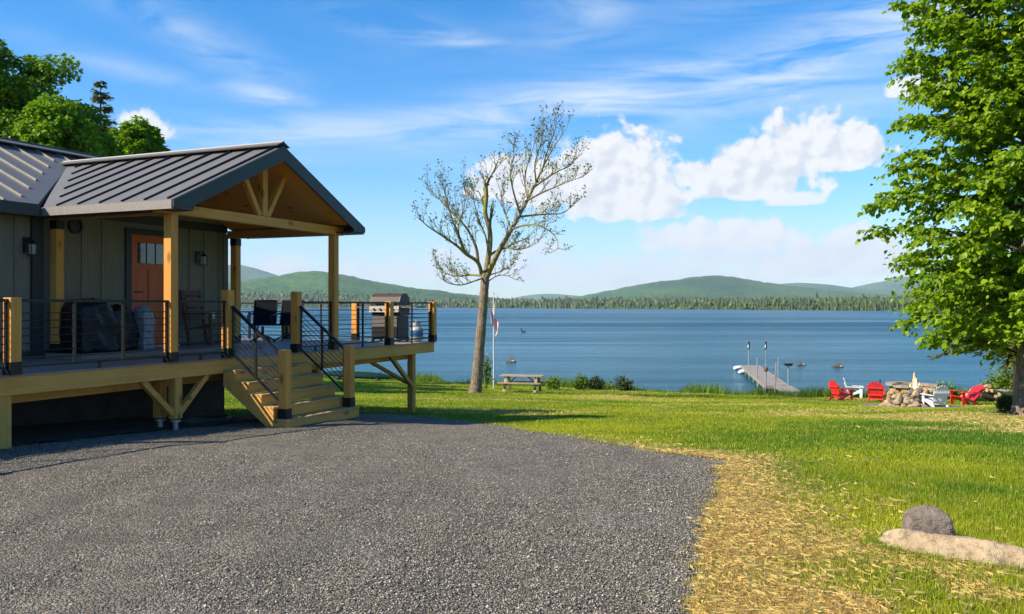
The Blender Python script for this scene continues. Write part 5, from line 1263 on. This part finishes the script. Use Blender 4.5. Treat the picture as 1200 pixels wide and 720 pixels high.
for q, (px, py, r, lab) in enumerate([(541, 447.5, .35, 'dark flat rock at the shore left of the leaning tree'), (532, 447.5, .22, 'small dark rock beside the thin sapling')]):
    x, y, z = at(px, py); V, F = ico((0, 0, 0), r, 90+q, 3, .35, (1.5, .9, .6), .2); o = MB().add(V, F).build('shore_rock', M['rock_brown'], None); o.location = (x, y, z+.05); tag(o, lab, 'rock', 'rocks at the shore')
# ------------------------------------------------------------------ lawn grass, dry clippings, shore weeds (nobody could count them)
m, n = mat_new('grass_blade'); at_ = n('ShaderNodeAttribute', out='Color', attribute_name='Col')
d = principled(n, at_, .55, 0, None, .25); t = n('ShaderNodeBsdfTranslucent', {'Color': at_})
M['grass_blade'] = finish(m, n, n('ShaderNodeMixShader', {0: .35, 1: d, 2: t}))
def blocked(x, y):
    ux = (x-HO[0])*E1[0]+(y-HO[1])*E1[1]; vx = (x-HO[0])*E2[0]+(y-HO[1])*E2[1]
    b = (ux < 3.0) & (vx > -.2); b |= ((x-PIT[0])/1.9)**2+((y-PIT[1])/2.0)**2 < 1; return b
def blades(k, dmin, dmax, amin, amax, hmin, hmax, wmin, wmax, name, pw=1.0, lean=.45, dryonly=False, lay=False):
    dd = dmin+(dmax-dmin)*RNG.random(k)**pw; a = RNG.uniform(amin, amax, k); x = dd*a; y = dd
    g = gdist(x, y) if dmax < 16 else np.full(k, 9.)
    ins = inside(x, y); ok = ~(ins & (g > RNG.exponential(.05 if not lay else .035, k))) & ~blocked(x, y)
    x, y = x[ok], y[ok]; tone, dry = grass_tone(x, y); r = RNG.random(len(x))
    if dryonly: ok = r < dry*1.3+.0008
    else: ok = r > dry*.25
    x, y, tone, dry = x[ok], y[ok], tone[ok], dry[ok]; k = len(x)
    h = RNG.uniform(hmin, hmax, k)*(1.15-.4*tone if not dryonly else 1)*(.65+.7*fbm(x*1.7, y*1.7, 90, 2)); w = RNG.uniform(wmin, wmax, k); an = RNG.uniform(0, 2*PI, k)
    if lay: an = .9+RNG.normal(0, .7, k)+np.where(RNG.random(k) < .5, PI, 0)
    z = ground_z(x, y); ln = RNG.normal(0, lean, k)
    dx, dy = np.cos(an), np.sin(an)
    if lay:
        V0 = np.stack([x-dy*w, y+dx*w, z+.012+RNG.uniform(0, .03, k)], 1); V1 = np.stack([x+dy*w, y-dx*w, z+.012+RNG.uniform(0, .03, k)], 1); V2 = np.stack([x+dx*h, y+dy*h, z+RNG.uniform(.005, .05, k)], 1)
    else:
        V0 = np.stack([x-dy*w, y+dx*w, z-.01], 1); V1 = np.stack([x+dy*w, y-dx*w, z-.01], 1); V2 = np.stack([x+dx*h*ln, y+dy*h*ln, z+h*np.clip(1-.4*np.abs(ln), .3, 1)], 1)
    V = np.stack([V0, V1, V2], 1).reshape(-1, 3)
    if dryonly: c = np.array([.66, .50, .18])*RNG.uniform(.75, 1.18, (k, 1))*(1+RNG.normal(0, .06, (k, 3)))
    else:
        c = (np.array([.085, .195, .008])*(1-tone[:, None])+np.array([.39, .41, .012])*tone[:, None])*RNG.uniform(.60, 1.40, (k, 1)); mixd = (RNG.random(k) < .06+np.clip(dry*1.9, 0, .93)*(.35+.9*RNG.random(len(x))))[:, None]; c = np.where(mixd, np.array([[.64, .49, .16]])*RNG.uniform(.6, 1.25, (k, 1)), c)
    np_ = np_obj(name, V, np.arange(k*3).reshape(-1, 3), M['grass_blade'], col=np.repeat(c, 3, 0)); tag(np_, kind='stuff'); return np_
blades(430000, 4.2, 9.5, .05, 1.05, .025, .065, .0018, .0038, 'grass', 1.0)
blades(320000, 9.0, 20, -.28, .95, .022, .05, .003, .007, 'grass', 1.2)
blades(220000, 19, 36, -.42, .85, .028, .055, .007, .014, 'grass', 1.2)
blades(140000, 34, 50, -.45, .80, .035, .07, .011, .024, 'grass', 1.1)
blades(260000, 4.0, 10.5, .06, .75, .03, .10, .0006, .0014, 'dry_grass', 1.0, dryonly=True, lay=True)
blades(170000, 9, 40, -.2, .64, .04, .10, .0012, .0032, 'dry_grass', 1.2, dryonly=True, lay=True)
# longer tufts against the two boulders
k = 2600; V_ = []
for (px, py, rx, ry, rz) in ((1089, 640, .26, .17, -.25), (1134, 656, .56, .19, R(-34))):
    cx_, cy_, _ = at(px, py); a = RNG.uniform(0, 2*PI, k); r = RNG.uniform(.96, 1.22, k); lx = rx*r*np.cos(a); ly = ry*r*np.sin(a)
    x = cx_+lx*math.cos(rz)-ly*math.sin(rz); y = cy_+lx*math.sin(rz)+ly*math.cos(rz); z = ground_z(x, y); h = RNG.uniform(.03, .10, k); an = RNG.uniform(0, 2*PI, k); w = RNG.uniform(.0016, .0032, k); ln = RNG.normal(0, .5, k)
    V_.append(np.stack([np.stack([x-np.sin(an)*w, y+np.cos(an)*w, z-.01], 1), np.stack([x+np.sin(an)*w, y-np.cos(an)*w, z-.01], 1), np.stack([x+np.cos(an)*h*ln, y+np.sin(an)*h*ln, z+h], 1)], 1).reshape(-1, 3))
V_ = np.concatenate(V_); cc = np.repeat(np.array([.20, .30, .012])*RNG.uniform(.5, 1.5, (2*k, 1)), 3, 0); tag(np_obj('grass', V_, np.arange(len(V_)).reshape(-1, 3), M['grass_blade'], col=cc), kind='stuff')
# tall weeds fringing the bank
k = 42000; x = RNG.uniform(-22, 34, k); dd = RNG.normal(50.4, .75, k); y = dd-.45*np.clip(x, -40, 14.5); y = np.where(y < 44, y, y)
tl_ = fbm(x*.6, y*.6, 31, 3); h = RNG.uniform(.12, .42, k)*sstep(.30, .62, tl_)*1.5+.10; an = RNG.uniform(0, 2*PI, k); w = RNG.uniform(.008, .022, k); ln = RNG.normal(0, .35, k); z = ground_z(x, y)
c = np.array([.13, .22, .02])*RNG.uniform(.45, 1.5, (k, 1))*(1-.35*sstep(.5, .6, fbm(x*.35, y*.2, 71, 2)))[:, None]
V = np.stack([np.stack([x-np.sin(an)*w, y+np.cos(an)*w, z-.02], 1), np.stack([x+np.sin(an)*w, y-np.cos(an)*w, z-.02], 1), np.stack([x+np.cos(an)*h*ln, y+np.sin(an)*h*ln, z+h], 1)], 1).reshape(-1, 3)
tag(np_obj('shore_grass', V, np.arange(k*3).reshape(-1, 3), M['grass_blade'], col=np.repeat(c, 3, 0)), kind='stuff')
for o in list(sc.objects):
    if o.type == 'MESH' and o.data and not o.data.materials: print('no material', o.name)
